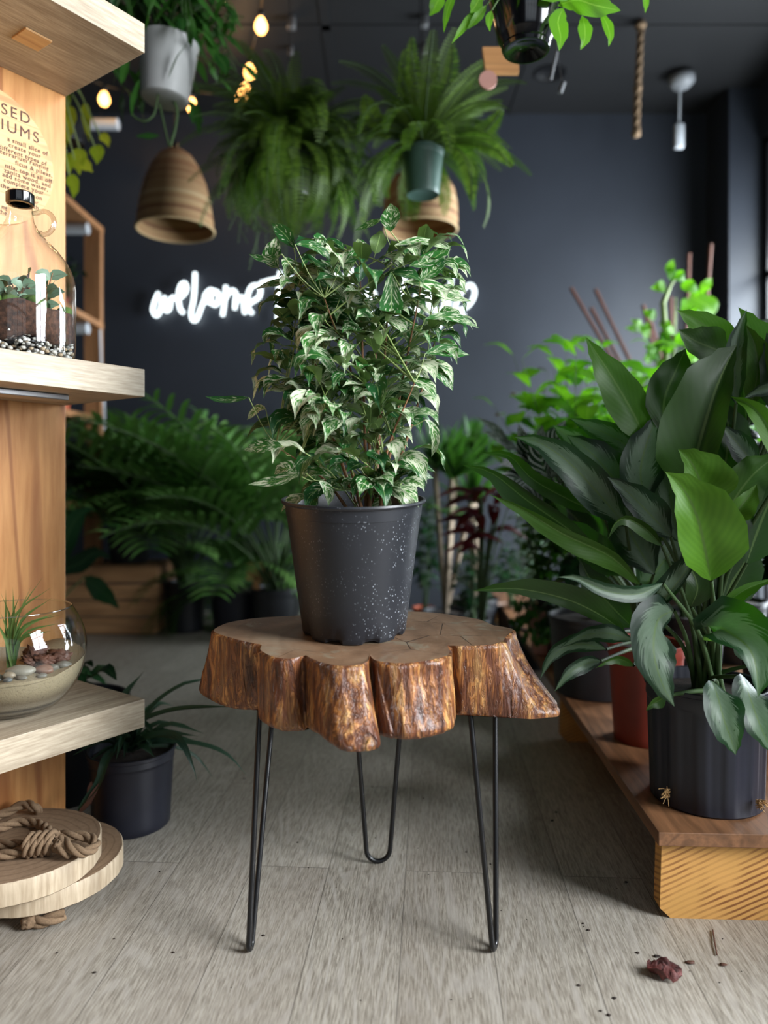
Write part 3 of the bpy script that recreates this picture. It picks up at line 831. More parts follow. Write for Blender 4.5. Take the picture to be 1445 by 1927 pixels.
# ------------------------------------------------------------------ jug terrarium
JC = V(((38 - CX) / F * 1.56, 1.56, 1.1548))
JG = thing('jug_terrarium', 'glass jug terrarium with black screw cap on the middle oak shelf', 'terrarium', tuple(JC))
prof = [(.0, .002), (.094, .002), (.105, .006), (.110, .018), (.1115, .04), (.1115, .165), (.108, .19), (.097, .217), (.078, .243), (.056, .266), (.038, .286), (.029, .303), (.0255, .32), (.0245, .343), (.021, .343)]
m = MB(); m.lathe(prof, JC, 64)
gl = m.build('glass', M['glass'], JG)
m = MB(); m.lathe([(.0, .366), (.026, .366), (.0285, .363), (.0285, .343), (.027, .341), (.02, .341)], JC, 48, fn=lambda r, z, a: (r + (.0005 * math.sin(a * 60) if .34 < z < .364 and r > .027 else 0), z))
m.build('cap', M['glasspot'], JG, angle=.6)
m = MB(); hp = []
for k in range(15):
    a = math.radians(120 - 225 * k / 14)
    hp.append(JC + V((.050 + .023 * math.cos(a), 0, .302 + .025 * math.sin(a))))
hp = [JC + V((.027, 0, .322))] + hp + [JC + V((.042, 0, .284))]
m.tube(crom(hp, 26), .0052, 10); m.build('handle', M['glassthick'], JG)
random.seed(3)
m = MB()
for k in range(1000):
    a = random.uniform(0, 6.283); rr = .105 * math.sqrt(random.uniform(.35, 1)); z = random.uniform(.004, .06 + .012 * math.sin(a + 2.6))
    c = JC + V((rr * math.cos(a), rr * math.sin(a), z))
    m.blob(c, random.uniform(.0035, .0065), (1, 1, .75), .3, 1, k, rnd=random.random() if z < .04 else random.choice((.05, .4, .45, .9)))
m.build('gravel', M['gravel'], JG, stuff=True)
m = MB(); m.lathe([(.0, .04), (.1085, .04), (.1085, .07), (.1085, .096), (.08, .106), (.04, .104), (.0, .102)], JC, 48, fn=lambda r, z, a: (r, z + (.012 * math.sin(a * 1 + 2.3) + .006 * math.sin(a * 4) if z > .09 else .006 * math.sin(a * 5))))
m.build('soil', M['jugsoil'], JG)
m = MB()
for k in range(44):
    a = random.uniform(0, 6.283); rr = random.uniform(.03, .092)
    m.blob(JC + V((rr * math.cos(a), rr * math.sin(a), .104 + .012 * math.sin(a + 2.3))), random.uniform(.012, .026), (1, 1, .8), .5, 2, k, freq=4)
m.build('moss', M['moss'], JG)
m = MB(); st = MB()
random.seed(9)
for k in range(24):
    a = random.uniform(0, 6.283); rr = random.uniform(.02, .085)
    b = JC + V((-.015 + rr * math.cos(a), rr * math.sin(a) - .01, .1)); h = random.uniform(.02, .10)
    t_ = b + V((random.uniform(-.02, .02), random.uniform(-.02, .02), h)); st.tube([b, b.lerp(t_, .5), t_], .0013, 5)
    for j in range(5):
        q = b.lerp(t_, .35 + .65 * j / 4); an = j * 2.2 + k
        d = V((math.cos(an), math.sin(an), .25)); L = random.uniform(.026, .042)
        e = q + d * L
        v_ = V((e.x - JC.x, e.y - JC.y, 0))
        if v_.length > .1: continue
        m.leaf([q, q + d * L * .5 + V((0, 0, .004)), e], .014, C=(random.uniform(-.4, .4), -1, .35), nv=5, nu=4, fold=.2)
m.build('foliage', M['pilea'], JG); st.build('stems', M['twig'], JG)

# ------------------------------------------------------------------ bowl terrarium
BC = V(((24 - CX) / F * 1.575, 1.575, .4026)); BR = .150; zc = .128
BW = thing('bowl_terrarium', 'round glass bowl terrarium of sand, pebbles and a spiky plant on the lowest shelf', 'terrarium', tuple(BC))
def sph(r, z0, z1, n):
    out = []
    for i in range(n + 1):
        z = z0 + (z1 - z0) * i / n; out.append((math.sqrt(max(r * r - (z - zc) ** 2, 0)), z))
    return out
m = MB(); m.lathe([(0, .003), (.07, .002)] + sph(BR, .006, zc + .092, 28), BC, 72)
m.build('bowl', M['glass'], BW)
rimr = math.sqrt(BR ** 2 - .092 ** 2)
m = MB(); m.tube([BC + V((rimr * math.cos(a * math.pi / 36), rimr * math.sin(a * math.pi / 36), zc + .092)) for a in range(72)], .0016, 6, closed=True); m.build('rim', M['glassthick'], BW)
def sandz(x, y): return .09 + .10 * max(x + .02, 0) * 2.0 * .6 + .006 * math.sin(x * 40) + (y) * .15
m = MB()
pr = [(0, .008)] + sph(BR - .004, .010, .10, 10)
def sf(r, z, a):
    if z >= .0999:
        zz = min(sandz(r * math.cos(a), r * math.sin(a)), .16)
        return (math.sqrt((BR - .004) ** 2 - (zz - zc) ** 2), zz)
    return (r, z)
rows_r = [1, .8, .55, .3, .0]
m.lathe(pr, BC, 64, fn=sf)
rr = []
for s_ in rows_r:
    row = []
    for k in range(64):
        a = 2 * math.pi * k / 64; R0, z0 = sf(.1, .1, a); x, y = R0 * s_ * math.cos(a), R0 * s_ * math.sin(a)
        row.append(BC + V((x, y, min(sandz(x, y), .16))))
    rr.append(row)
m.grid(rr, closed=True); m.build('sand', M['sand'], BW, angle=.9)
random.seed(21)
for k, (px, py, r, sq) in enumerate([(68,1243,.020,(1.5,.9,.62)),(56,1255,.013,(1.2,1,.7)),(104,1238,.015,(1.3,1,.7)),(80,1258,.009,(1.4,1,.6)),(30,1256,.014,(1.3,1,.7)),(5,1262,.016,(1,1,.8)),(28,1268,.012,(1.3,.9,.7)),(48,1240,.010,(1,1,.7)),(115,1225,.011,(1.2,1,.7)),(128,1215,.013,(1.5,1,.6)),(92,1232,.01,(1,1,.8)),(60,1268,.008,(1.2,1,.6)),(110,1246,.008,(1.3,1,.6))]):
    x = (px - 24) / F * 1.53
    y = -.055 - (py - 1240) * .0016 + random.uniform(-.008, .008)
    mm = MB(); z = min(sandz(x, y), .16) + r * sq[2] * .45
    mm.blob(BC + V((x, y, z)), r, sq, .22, 3, k + 40, rnd=random.random(), rot=Matrix.Rotation(random.uniform(-.5, .5), 4, 'Z'), freq=1.1)
    mm.build('pebble', M['pebble'], BW)
m = MB()
for k in range(9):
    x = random.uniform(.02, .1); y = random.uniform(-.03, .03)
    m.blob(BC + V((x, y, sandz(x, y) + .012)), random.uniform(.012, .02), (1.3, .8, .6), .9, 3, k, freq=3.2, rot=Matrix.Rotation(random.uniform(-.8, .8), 4, 'Y'))
m.build('bark_chips', M['dry'], BW)
m = MB(); gb = BC + V((.012, -.03, .098))
for (tx, ty, w_) in [(82,1084,.0022),(97,1105,.0035),(98,1125,.004),(110,1152,.005),(115,1172,.003),(97,1187,.005),(24,1103,.0035),(38,1117,.003),(11,1106,.0028),(0,1112,.0022),(12,1141,.005),(0,1150,.003),(28,1160,.003),(118,1156,.0025),(-10,1165,.004),(60,1100,.002)]:
    e = P(tx, ty, 1.545 + random.uniform(-.03, .03)); a = gb + V((random.uniform(-.008, .008), 0, 0))
    mid = a.lerp(e, .5) + V(((a.x - e.x) * .28, 0, abs(e.x - a.x) * .25))
    m.leaf([a, mid, e], w_, C=(0, -1, .3), nv=9, nu=2, prof='strap', fold=.3)
m.build('spiky_plant', M['grass'], BW)
m = MB()
sc_ = BC + V((-.016, -.085, .098))
for k in range(46):
    a = k * 2.4; t = k / 46; el = .2 + 1.1 * t; L = .03 * (1 - t * .4)
    d = V((math.cos(a) * math.cos(el), math.sin(a) * math.cos(el), math.sin(el)))
    b0 = sc_ + V((0, 0, t * .035)) + V((random.uniform(-.012, .012), random.uniform(-.01, .01), 0))
    m.tube([b0, b0 + d * L * .5, b0 + d * L * .85, b0 + d * L], [.002, .0042, .003, .0005], 6)
m.build('succulent', M['succ'], BW)

# ------------------------------------------------------------------ rope helper, log slices
def rope(mb, pts, r, n, twist=55, strands=3):
    c = crom([V(p) for p in pts], n); T0 = None
    N = (c[1] - c[0]).orthogonal().normalized(); F_ = []; L = 0
    for i in range(n + 1):
        T = (c[min(i + 1, n)] - c[max(i - 1, 0)]).normalized(); N = (N - T * N.dot(T)).normalized(); F_.append((c[i], N.copy(), T.cross(N), L))
        if i < n: L += (c[i + 1] - c[i]).length
    for s_ in range(strands):
        p = [q + (a * math.cos(l * twist / (r * 80) + s_ * 2 * math.pi / strands) + b * math.sin(l * twist / (r * 80) + s_ * 2 * math.pi / strands)) * r * .5 for q, a, b, l in F_]
        mb.tube(p, r * .56, 7)
def disc_mesh(c, R, z0, z1, seed, tilt=None):
    m = MB(); n = 96; Mx = tilt or Matrix.Identity(4)
    def rad(a): return R * (1 + .035 * noise.noise(V((math.cos(a) * 1.3, math.sin(a) * 1.3, seed))) + .004 * math.sin(a * 40 + 5 * math.sin(a * 7)))
    def ring(s_, z): return [V(c) + Mx @ V((rad(2 * math.pi * k / n) * s_ * math.cos(2 * math.pi * k / n), rad(2 * math.pi * k / n) * s_ * math.sin(2 * math.pi * k / n), z)) for k in range(n)]
    m.grid([ring(.0, z0), ring(.5, z0), ring(.97, z0), ring(1, z0 + .004), ring(1, (z0 + z1) / 2), ring(1, z1 - .003), ring(.985, z1)], closed=True, flip=False)
    m.grid([ring(.985, z1), ring(.8, z1), ring(.4, z1), ring(0, z1)], mi=1, closed=True)
    return m
L1 = thing('log_slice', 'lower of two stacked sawn log discs, on the floor under the shelves', 'log slice', (-.753, 1.602, 0))
disc_mesh((-.753, 1.602, 0), .167, .028, .073, 1).build('disc', [M['disc'], M['rings']], L1, angle=.8)
m = MB(); rope(m, [(-.735, 1.50, .035), (-.725, 1.475, .016), (-.70, 1.455, .014), (-.675, 1.455, .016), (-.65, 1.47, .02)], .0125, 40)
m.blob((-.712, 1.452, .015), .014, (1.2, 1, .9), .5, 3, 4, freq=3); m.build('rope', M['jute'], L1); m = MB(); rope(m, [(-.86, 1.6, .014), (-.8, 1.7, .014), (-.7, 1.7, .014)], .0125, 40)
m.build('rope', M['jute'], L1)
L2 = thing('log_slice', 'upper sawn log disc with a knotted jute rope lying across it', 'log slice', (-.79, 1.553, .08))
disc_mesh((-.79, 1.553, 0), .171, .0735, .122, 7).build('disc', [M['disc'], M['rings']], L2, angle=.8)
m = MB(); zt = .1335
def D(px, py, z=zt):
    d = (HC - z) * F / (py - HY); return V(((px - CX) / F * d, d, z))
rr_ = .0105
rope(m, [D(-30, 1545), D(10, 1530), D(45, 1514, .145), D(66, 1520, .142), D(72, 1528, .122)], rr_, 60)
rope(m, [D(-40, 1570), D(5, 1556), D(40, 1546), D(75, 1552), D(100, 1570, .145), D(130, 1572, .15), D(165, 1575, .145), D(180, 1590, .14), D(160, 1604, .14), D(135, 1596, .15), D(115, 1580, .155)], rr_, 130)
rope(m, [D(-60, 1592), D(0, 1590), D(45, 1588, .14)], rr_, 60)
rope(m, [D(-60, 1612), D(0, 1610), D(45, 1600, .14), D(60, 1592, .145)], rr_, 70)
for k in range(4):                                     # coils of the knot
    c = D(56 + 13 * k, 1590 - 1.5 * k, .146); pts = []
    for j in range(19):
        a = 2 * math.pi * j / 16
        pts.append(c + V((.012 * math.sin(a) * .25 + .002 * j / 16, .021 * math.cos(a) - .004 * math.sin(a), .019 * math.sin(a))))
    rope(m, pts, rr_ * .85, 50)
m.blob(D(110, 1592, .15), .012, (1, 1, 1), .6, 3, 12, freq=3)
rope(m, [D(100, 1588, .15), D(118, 1600, .145), D(132, 1607, .135)], rr_, 30)
m.build('rope', M['jute'], L2)

# ------------------------------------------------------------------ pots and plants in general
def pot_mesh(c, rt, rb, h, rim=.006, ribs=0, seg=48, M_=None):
    m = MB()
    fn = None
    if ribs: fn = lambda r, z, a: (r - (.0035 * (0.5 + .5 * math.copysign(min(1, abs(math.sin(a * ribs / 2)) * 3), math.sin(a * ribs / 2))) if .02 < z < h * .84 and r > rb * .97 else 0), z)
    prof = [(0, .003), (rb * .9, .003), (rb * .97, 0), (rb, .004), (rb + (rt - rb) * .06, .022)]
    prof += [(rb + (rt - rb) * (.06 + .78 * k / 3), .022 + (h * .82 - .022) * k / 3) for k in (1, 2, 3)]
    prof += [(rb + (rt - rb) * .85, h * .85), (rb + (rt - rb) * .9 + rim * .4, h * .87), (rt, h - .012), (rt + rim, h - .009), (rt + rim, h - .001), (rt + rim * .4, h), (rt - .003, h - .002), (rt - .006, h * .8), (rb * .95, h * .3)]
    m.lathe(prof, c, seg, fn=fn, M=M_)
    return m
def soil_mesh(c, r, z):
    m = MB(); m.lathe([(r, z), (r * .6, z + .004), (r * .2, z + .006), (0.0005, z + .006)], c, 28, fn=lambda a_, z_, a: (a_, z_ + .004 * noise.noise(V((a_ * 50, a * 2, 2)))))
    return m

def frond(mb, st, base, az, L, el, droop, nP, pl_, pw, prof='strap', lean=.7, C=(0, 0, 1), vee=.25, nseg=3, first=.12):
    """rachis arching out of base with leaflets on both sides"""
    pts = []; p = V(base); e = el; n = 12
    h = V((math.cos(az), math.sin(az), 0))
    for i in range(n + 1):
        pts.append(p.copy()); p = p + (h * math.cos(e) + V((0, 0, math.sin(e)))) * (L / n); e -= droop / n
    if st is not None: st.tube(pts, [.0035 * (1 - .75 * i / n) * (L / .5) for i in range(n + 1)], 5, cap=False)
    fine = crom(pts, nP)
    for i in range(nP):
        t = i / nP
        if t < first: continue
        T = (fine[i + 1] - fine[i]).normalized(); S = T.cross(V((0, 0, 1)))
        if S.length < .05: S = V((-h.y, h.x, 0))
        S.normalize(); N = S.cross(T).normalized()
        ll = pl_ * (math.sin(math.pi * min(1, (t * .85 + .12))) ** .6) * random.uniform(.9, 1.1)
        for sg in (-1, 1):
            d = (S * sg + T * lean + N * vee).normalized()
            a = fine[i]; b = a + d * ll * .5; c = a + d * ll + V((0, 0, -ll * .22))
            mb.leaf([a, b, c], pw * (.6 + .4 * math.sin(math.pi * t)), C=N + V((0, 0, .2)), nv=nseg, nu=2, prof=prof, fold=.2, rnd=random.random())
def bush(mb, st, base, n, h, spread, L, W, nl=6, prof='oval', lean=(0, 0), up=.3, droop=.4, C=None):
    """stems with leaves all the way up"""
    for k in range(n):
        az = random.uniform(0, 6.283); rr = spread * math.sqrt(random.random())
        e = V(base) + V((rr * math.cos(az) + lean[0], rr * math.sin(az) + lean[1], h * random.uniform(.55, 1)))
        b = V(base) + V((random.uniform(-.02, .02), random.uniform(-.02, .02), 0))
        m_ = b.lerp(e, .5) + V((0, 0, h * .12)); pts = crom([b, m_, e], 8)
        st.tube(pts, [.004 * (1 - .7 * i / 8) for i in range(9)], 5, cap=False)
        for j in range(nl):
            q = pts[min(8, 2 + int(6 * (j + 1) / nl))]; a2 = j * 2.4 + k
            d = V((math.cos(a2), math.sin(a2), up)).normalized(); s_ = random.uniform(.7, 1.15)
            mb.leaf([q, q + d * L * s_ * .5 + V((0, 0, L * .06)), q + d * L * s_ - V((0, 0, L * droop * s_))], W * s_, C=C or (random.uniform(-.3, .3), random.uniform(-.6, 0), 1), nv=5, nu=2, prof=prof, fold=.15)
def pinned(mb, pts, wpx, roll=0, under=False, wr=None, prof='agla', C=None, nv=12, fold=.12, cup=0, wavy=.09, rnd=None, nu=6):
    pp = [P(*q) for q in pts]; dm = pp[len(pp) // 2].y
    mb.leaf(pp, wpx / F * dm, (wr if wr is not None else wpx) / F * dm, C=C or (0, -1, 0), roll=roll, under=under, nv=nv, nu=nu, prof=prof, fold=fold, cup=cup, wavy=wavy, rnd=rnd)
    return pp

# ------------------------------------------------------------------ strap-leaved plant by the shelves
bp = V((-.665, 1.905, 0))
t1 = thing('strap_leaf_plant', 'long strap-leaved plant in a navy black pot on the floor under the lowest shelf', 'potted plant', tuple(bp))
pot_mesh(bp, .108, .098, .20, .005).build('pot', M['potblue'], t1, angle=.6)
soil_mesh(bp, .1, .178).build('soil', M['soil'], t1)
m = MB(); random.seed(4); cb = bp + V((0, 0, .19))
for (pts, w_, un) in [
  ([(235,1400,1.9),(262,1360,1.85),(330,1335,1.82),(420,1330,1.8),(455,1332,1.8)],7,False), ([(240,1400,1.9),(285,1330,1.9),(340,1290,1.9),(380,1280,1.92),(425,1272,1.95)],6,False),
  ([(240,1405,1.88),(290,1385,1.8),(335,1390,1.74),(362,1440,1.72),(372,1476,1.72)],11,False), ([(240,1400,1.92),(225,1350,1.95),(235,1310,1.98),(272,1262,2.0)],11,True),
  ([(245,1400,1.9),(300,1380,1.85),(345,1382,1.85),(376,1386,1.85)],8,True), ([(250,1400,1.9),(340,1395,1.9),(420,1415,1.9),(470,1465,1.9)],6,False),
  ([(225,1405,1.85),(200,1430,1.78),(185,1475,1.76),(150,1520,1.74),(140,1545,1.74)],10,False), ([(230,1400,1.9),(190,1380,1.85),(150,1385,1.8),(105,1400,1.78)],16,False),
  ([(235,1400,1.9),(215,1360,1.85),(180,1345,1.82),(130,1350,1.8)],14,True), ([(240,1400,1.95),(240,1350,2.0),(215,1310,2.05),(180,1290,2.1)],12,True),
  ([(245,1400,1.95),(270,1350,2.02),(300,1325,2.1),(330,1330,2.15)],12,True), ([(238,1405,1.88),(228,1385,1.8),(205,1375,1.72),(175,1395,1.68)],13,False),
  ([(245,1405,1.9),(320,1405,1.95),(370,1425,2.0),(405,1470,2.0)],5,True), ([(240,1400,1.9),(255,1360,1.87),(268,1345,1.86),(290,1350,1.85)],14,False)]:
    pinned(m, pts, w_, under=un, prof='blade', C=(0, -.6, .8), fold=.4, nu=4, wavy=0)
for k in range(26):
    az = random.uniform(0, 6.283); el = random.uniform(.25, 1.2); L = random.uniform(.14, .24); h = V((math.cos(az), math.sin(az), 0))
    b = cb + h * .01; q1 = b + h * L * .45 * math.cos(el) + V((0, 0, L * .5 * math.sin(el))); q2 = b + h * L * .9 * math.cos(el * .7) + V((0, 0, L * .35 * math.sin(el)))
    if q2.x < -.86: continue
    m.leaf([b, q1, q2], .011, C=(0, -.5, 1), nv=7, nu=4, prof='blade', fold=.5)
m.build('foliage', M['brom'], t1)
m = MB()
pinned(m, [(190,1470,1.76),(178,1490,1.75),(165,1512,1.74),(148,1530,1.74),(138,1542,1.74)], 5, C=(0, -1, .3), nu=2); pinned(m, [(172,1470,1.8),(170,1490,1.79),(172,1515,1.78)], 6, C=(0, -1, .3), nu=2)
m.build('dried_leaves', M['dry'], t1)
b2 = V((-.93, 2.12, 0)); t2 = thing('dark_shrub', 'small dark-leaved shrub in a black tub on the floor behind the shelf back panel', 'potted plant', tuple(b2))
pot_mesh(b2, .17, .15, .26).build('pot', M['pot'], t2, angle=.6)
m = MB(); st = MB(); bush(m, st, b2 + V((0, 0, .24)), 8, .12, .1, .1, .02); m.build('foliage', M['dark'], t2); st.build('stems', M['stem'], t2); soil_mesh(b2, .15, .235).build('soil', M['soil'], t2)

# ------------------------------------------------------------------ platform
PA = -math.atan(.042); PC = V((.557, 1.465, 0))
PT = thing('plant_platform', 'low wooden platform of stained boards on pine beams along the right side', 'platform', tuple(PC), PA)
yy = [0, .535, 1.07, 1.6, 2.14, 2.67, 3.2]
for i in range(6):
    m = MB(); m.box((0, yy[i] + .001, .159), (.9, yy[i + 1] - .001, .187), .0015); m.build('deck_board', M['deck'], PT, smooth=False, local=True)
for y in (.024, 1.03, 2.1, 3.1):
    m = MB()
    bm = [(.032, 0), (.89, 0), (.89, .1585), (.014, .1585), (.010, .02)]
    m.grid([[V((a, y, b)) for a, b in bm], [V((a, y + .038, b)) for a, b in bm]], closed=True, flip=True)
    m.face([V((a, y, b)) for a, b in bm]); m.face([V((a, y + .038, b)) for a, b in reversed(bm)])
    m.build('beam', M['pine'], PT, smooth=False, local=True)
ZD = .187

# ------------------------------------------------------------------ aglaonemas
def petiole(st, a, b, r0=.0065, r1=.0035):
    mid = V(a).lerp(b, .55); mid.x = a.x + (b.x - a.x) * .35; mid.y = a.y + (b.y - a.y) * .35
    st.tube(crom([V(a), mid, V(b)], 8), [r0 + (r1 - r0) * i / 8 for i in range(9)], 7, cap=False)
def cup(parent): pass
AP = V(((1328 - CX) / F * 1.635, 1.635, ZD))
AG = thing('potted_aglaonema', 'huge broad-leaved aglaonema in a ribbed black pot at the platform front', 'potted plant', tuple(AP))
pot_mesh(AP, .127, .119, .262, .005, 26, 156).build('pot', M['potblue'], AG, angle=.5)
soil_mesh(AP, .118, .235).build('soil', M['soil'], AG)
random.seed(8)
M['root'] = plain('straw_roots', (176, 140, 92), .8, .2, 60, .2)
for (cx, cy) in ((-.112, -.065), (.058, -.118)):
    m = MB()
    for k in range(34):
        b = AP + V((cx, cy, .03 + random.uniform(-.005, .012))); d = V((cx, cy, 0)).normalized() + V((random.uniform(-.8, .8), random.uniform(-.5, .3), random.uniform(-.8, .8)))
        e = b + d.normalized() * random.uniform(.008, .022); e.z = max(e.z, ZD + .003)
        m.tube([b - d * .004, b.lerp(e, .5) + V((0, 0, .003)), e], .0008, 4)
    m.build('root_tuft', M['root'], AG)

f1 = MB(); s1 = MB(); f2 = MB(); s2 = MB()
CR1 = AP + V((0, 0, .24))
RP = V(((1215 - CX) / F * 2.0, 2.0, ZD))
CR2 = RP + V((0, 0, .26))
MAIN = [  # midrib px + depth, half width left, right, underside shows, roll
 ([(1292,935,1.52),(1318,830,1.47),(1345,740,1.45),(1368,684,1.46),(1387,648,1.48)], 82, 34, True, .3, .26, .3),
 ([(1385,760,1.52),(1380,690,1.50),(1388,640,1.5),(1396,610,1.5),(1405,582,1.5)], 22, 20, False, .3, .3, .6),
 ([(1385,680,1.62),(1350,632,1.6),(1310,602,1.6),(1274,584,1.6)], 42, 30, True, 0, .1, .9),
 ([(1372,668,1.56),(1340,655,1.55),(1305,640,1.55),(1276,620,1.55)], 34, 38, True, 0, .1, .5),
 ([(1248,815,1.6),(1250,750,1.6),(1270,700,1.62),(1290,655,1.64)], 40, 55, True, 0, .1, .3),
 ([(1460,760,1.6),(1440,680,1.6),(1415,625,1.6),(1389,578,1.6)], 24, 48, True, 0, .15, .8),
 ([(1415,760,1.58),(1425,700,1.56),(1420,650,1.56),(1402,610,1.56)], 30, 28, True, .4, .2, .7),
 ([(1405,800,1.6),(1400,740,1.6),(1395,690,1.6),(1385,655,1.6)], 40, 42, True, 0, .1, .1),
 ([(1470,790,1.55),(1465,720,1.55),(1455,670,1.55),(1442,625,1.55)], 42, 40, True, 0, .1, .1),
 ([(1490,720,1.5),(1450,728,1.48),(1420,738,1.48),(1396,752,1.48)], 14, 22, False, .4, .3, .3),
 ([(1480,880,1.42),(1450,810,1.42),(1415,765,1.43),(1375,746,1.45)], 24, 20, True, .3, .3, .9),
 ([(1358,905,1.54),(1368,850,1.53),(1370,800,1.54),(1352,752,1.56)], 48, 46, True, 0, .1, .1),
 ([(1425,880,1.5),(1400,850,1.5),(1380,825,1.5),(1357,800,1.5)], 26, 26, False, 0, .1, .15),
 ([(1328,960,1.47),(1318,910,1.44),(1300,870,1.43),(1276,846,1.43)], 28, 62, True, .2, .12, .9),
 ([(1338,1092,1.43),(1325,1030,1.4),(1310,970,1.38),(1285,920,1.38),(1252,888,1.38)], 48, 78, True, .15, .15, 1.0),
 ([(1368,975,1.48),(1385,935,1.47),(1420,890,1.46),(1465,855,1.46)], 46, 40, True, 0, .1, .5),
 ([(1372,985,1.44),(1392,955,1.43),(1408,935,1.43),(1424,911,1.43)], 16, 26, True, .3, .2, .8),
 ([(1405,1060,1.5),(1425,1000,1.5),(1450,940,1.5),(1480,890,1.5)], 52, 50, True, 0, .1, .1),
 ([(1142+120,1010,1.58),(1220,965,1.54),(1180,925,1.52),(1142,897,1.52)], 30, 36, False, 0, .1, .2),
 ([(1215,950,1.6),(1205,890,1.6),(1215,840,1.6),(1238,778,1.6)], 45, 42, False, 0, .1, .3),
 ([(1247,1098,1.42),(1200,1118,1.38),(1140,1112,1.36),(1085,1088,1.36),(1047,1086,1.36)], 15, 18, False, 0, .2, .95),
 ([(1225,1152,1.5),(1262,1112,1.46),(1295,1068,1.44),(1319,1027,1.44)], 46, 10, False, 0, .25, .15),
 ([(1300,1142,1.52),(1312,1110,1.5),(1305,1080,1.5),(1285,1055,1.5)], 24, 28, True, 0, .1, .3),
 ([(1268,1148,1.5),(1238,1168,1.42),(1230,1225,1.36),(1245,1285,1.34),(1269,1330,1.35)], 56, 50, False, 0, -.05, .35),
 ([(1330,1172,1.46),(1368,1188,1.38),(1410,1222,1.33),(1424,1270,1.31),(1426,1312,1.31)], 62, 42, False, .1, .25, .8),
 ([(1340,1282,1.46),(1350,1310,1.42),(1362,1355,1.39),(1375,1390,1.39),(1384,1421,1.4)], 40, 36, False, 0, .12, .85),
 ([(1398,1272,1.5),(1410,1310,1.44),(1428,1360,1.4),(1455,1420,1.4)], 44, 40, False, 0, .1, .25),
 ([(1345,1182,1.5),(1370,1135,1.48),(1405,1108,1.47),(1460,1088,1.47)], 10, 18, True, .5, .3, .6),
 ([(1252,1310,1.5),(1240,1318,1.47),(1226,1326,1.46),(1215,1338,1.46)], 14, 12, True, 0, .2, .5),
 ([(1245,1026,1.55),(1215,995,1.52),(1180,976,1.5),(1158,985,1.5),(1144,1014,1.5)], 16, 10, True, .3, .3, .4),
 ([(1420,1250,1.55),(1400,1215,1.55),(1410,1180,1.56),(1460,1165,1.56)], 26, 24, False, 0, .1, .2),
 ([(1360,1150,1.6),(1375,1100,1.6),(1400,1060,1.6),(1425,1010,1.6)], 44, 46, True, 0, .1, .15),
 ([(1280,1020,1.62),(1265,960,1.62),(1262,910,1.62),(1275,860,1.62)], 48, 48, False, 0, .1, .1),
]
BACK = [
 ([(1225,845,1.62),(1190,775,1.6),(1158,720,1.6),(1138,688,1.6),(1101,633,1.62)], 42, 36, True, 0, .1, .6),
 ([(1178,990,1.6),(1125,928,1.56),(1070,870,1.55),(1015,833,1.56),(967,822,1.58)], 38, 36, False, .1, .12, .5),
 ([(1195,955,1.66),(1150,895,1.64),(1110,850,1.64),(1065,818,1.66)], 40, 42, False, 0, .1, .15),
 ([(1200,855,1.7),(1160,825,1.68),(1115,805,1.68),(1072,787,1.7)], 24, 24, False, 0, .1, .7),
 ([(1135,970,1.72),(1060,935,1.68),(1000,900,1.66),(958,858,1.68),(905,852,1.7)], 16, 20, True, .3, .2, .2),
 ([(1130,1040,1.7),(1055,985,1.66),(990,940,1.64),(925,890,1.64),(870,875,1.66)], 34, 18, True, .2, .15, .15),
 ([(1205,1100,1.62),(1150,1048,1.58),(1060,1005,1.55),(985,960,1.55),(919,929,1.56)], 26, 14, True, .3, .15, .6),
 ([(1174,1188,1.62),(1125,1155,1.58),(1060,1126,1.55),(970,1108,1.55),(888,1112,1.56)], 16, 32, True, .1, .1, .3),
 ([(1190,1205,1.62),(1145,1192,1.56),(1100,1196,1.52),(1052,1220,1.5)], 20, 18, False, .1, -.1, .6),
 ([(1140,1222,1.66),(1085,1212,1.6),(1040,1235,1.57),(1016,1278,1.56)], 18, 20, False, .1, -.1, .1),
 ([(1130,1244,1.66),(1100,1250,1.62),(1070,1268,1.6),(1043,1302,1.6)], 16, 16, False, 0, .1, .2),
 ([(1192,1252,1.66),(1165,1240,1.62),(1140,1246,1.6),(1120,1258,1.6)], 10, 8, True, .2, .2, .4),
 ([(1180,1080,1.75),(1120,1040,1.75),(1080,1000,1.75),(1040,975,1.75)], 34, 34, True, 0, .1, .1),
 ([(1190,1180,1.7),(1140,1130,1.7),(1110,1090,1.7),(1090,1050,1.7)], 34, 34, True, 0, .1, .1),
 ([(1230,1080,1.72),(1190,1010,1.72),(1170,950,1.72),(1160,900,1.72)], 44, 44, False, 0, .1, .1),
 ([(1150,900,1.8),(1110,860,1.8),(1080,830,1.8),(1040,800,1.82)], 34, 34, False, 0, .1, .1),
 ([(1200,1120,1.78),(1230,1080,1.78),(1260,1040,1.78),(1280,990,1.78)], 40, 40, False, 0, .1, .1),
]
for L_, fo, so, cr in ((MAIN, f1, s1, CR1), (BACK, f2, s2, CR2)):
    for pts, wl, wr, un, roll, fold, rn in L_:
        pp = pinned(fo, pts, wl, roll, un, wr, 'agla', fold=fold * 2.2, rnd=rn * .999, nv=16, nu=8)
        a = cr + V((random.uniform(-.03, .03), random.uniform(-.03, .03), 0))
        petiole(so, a, pp[0])
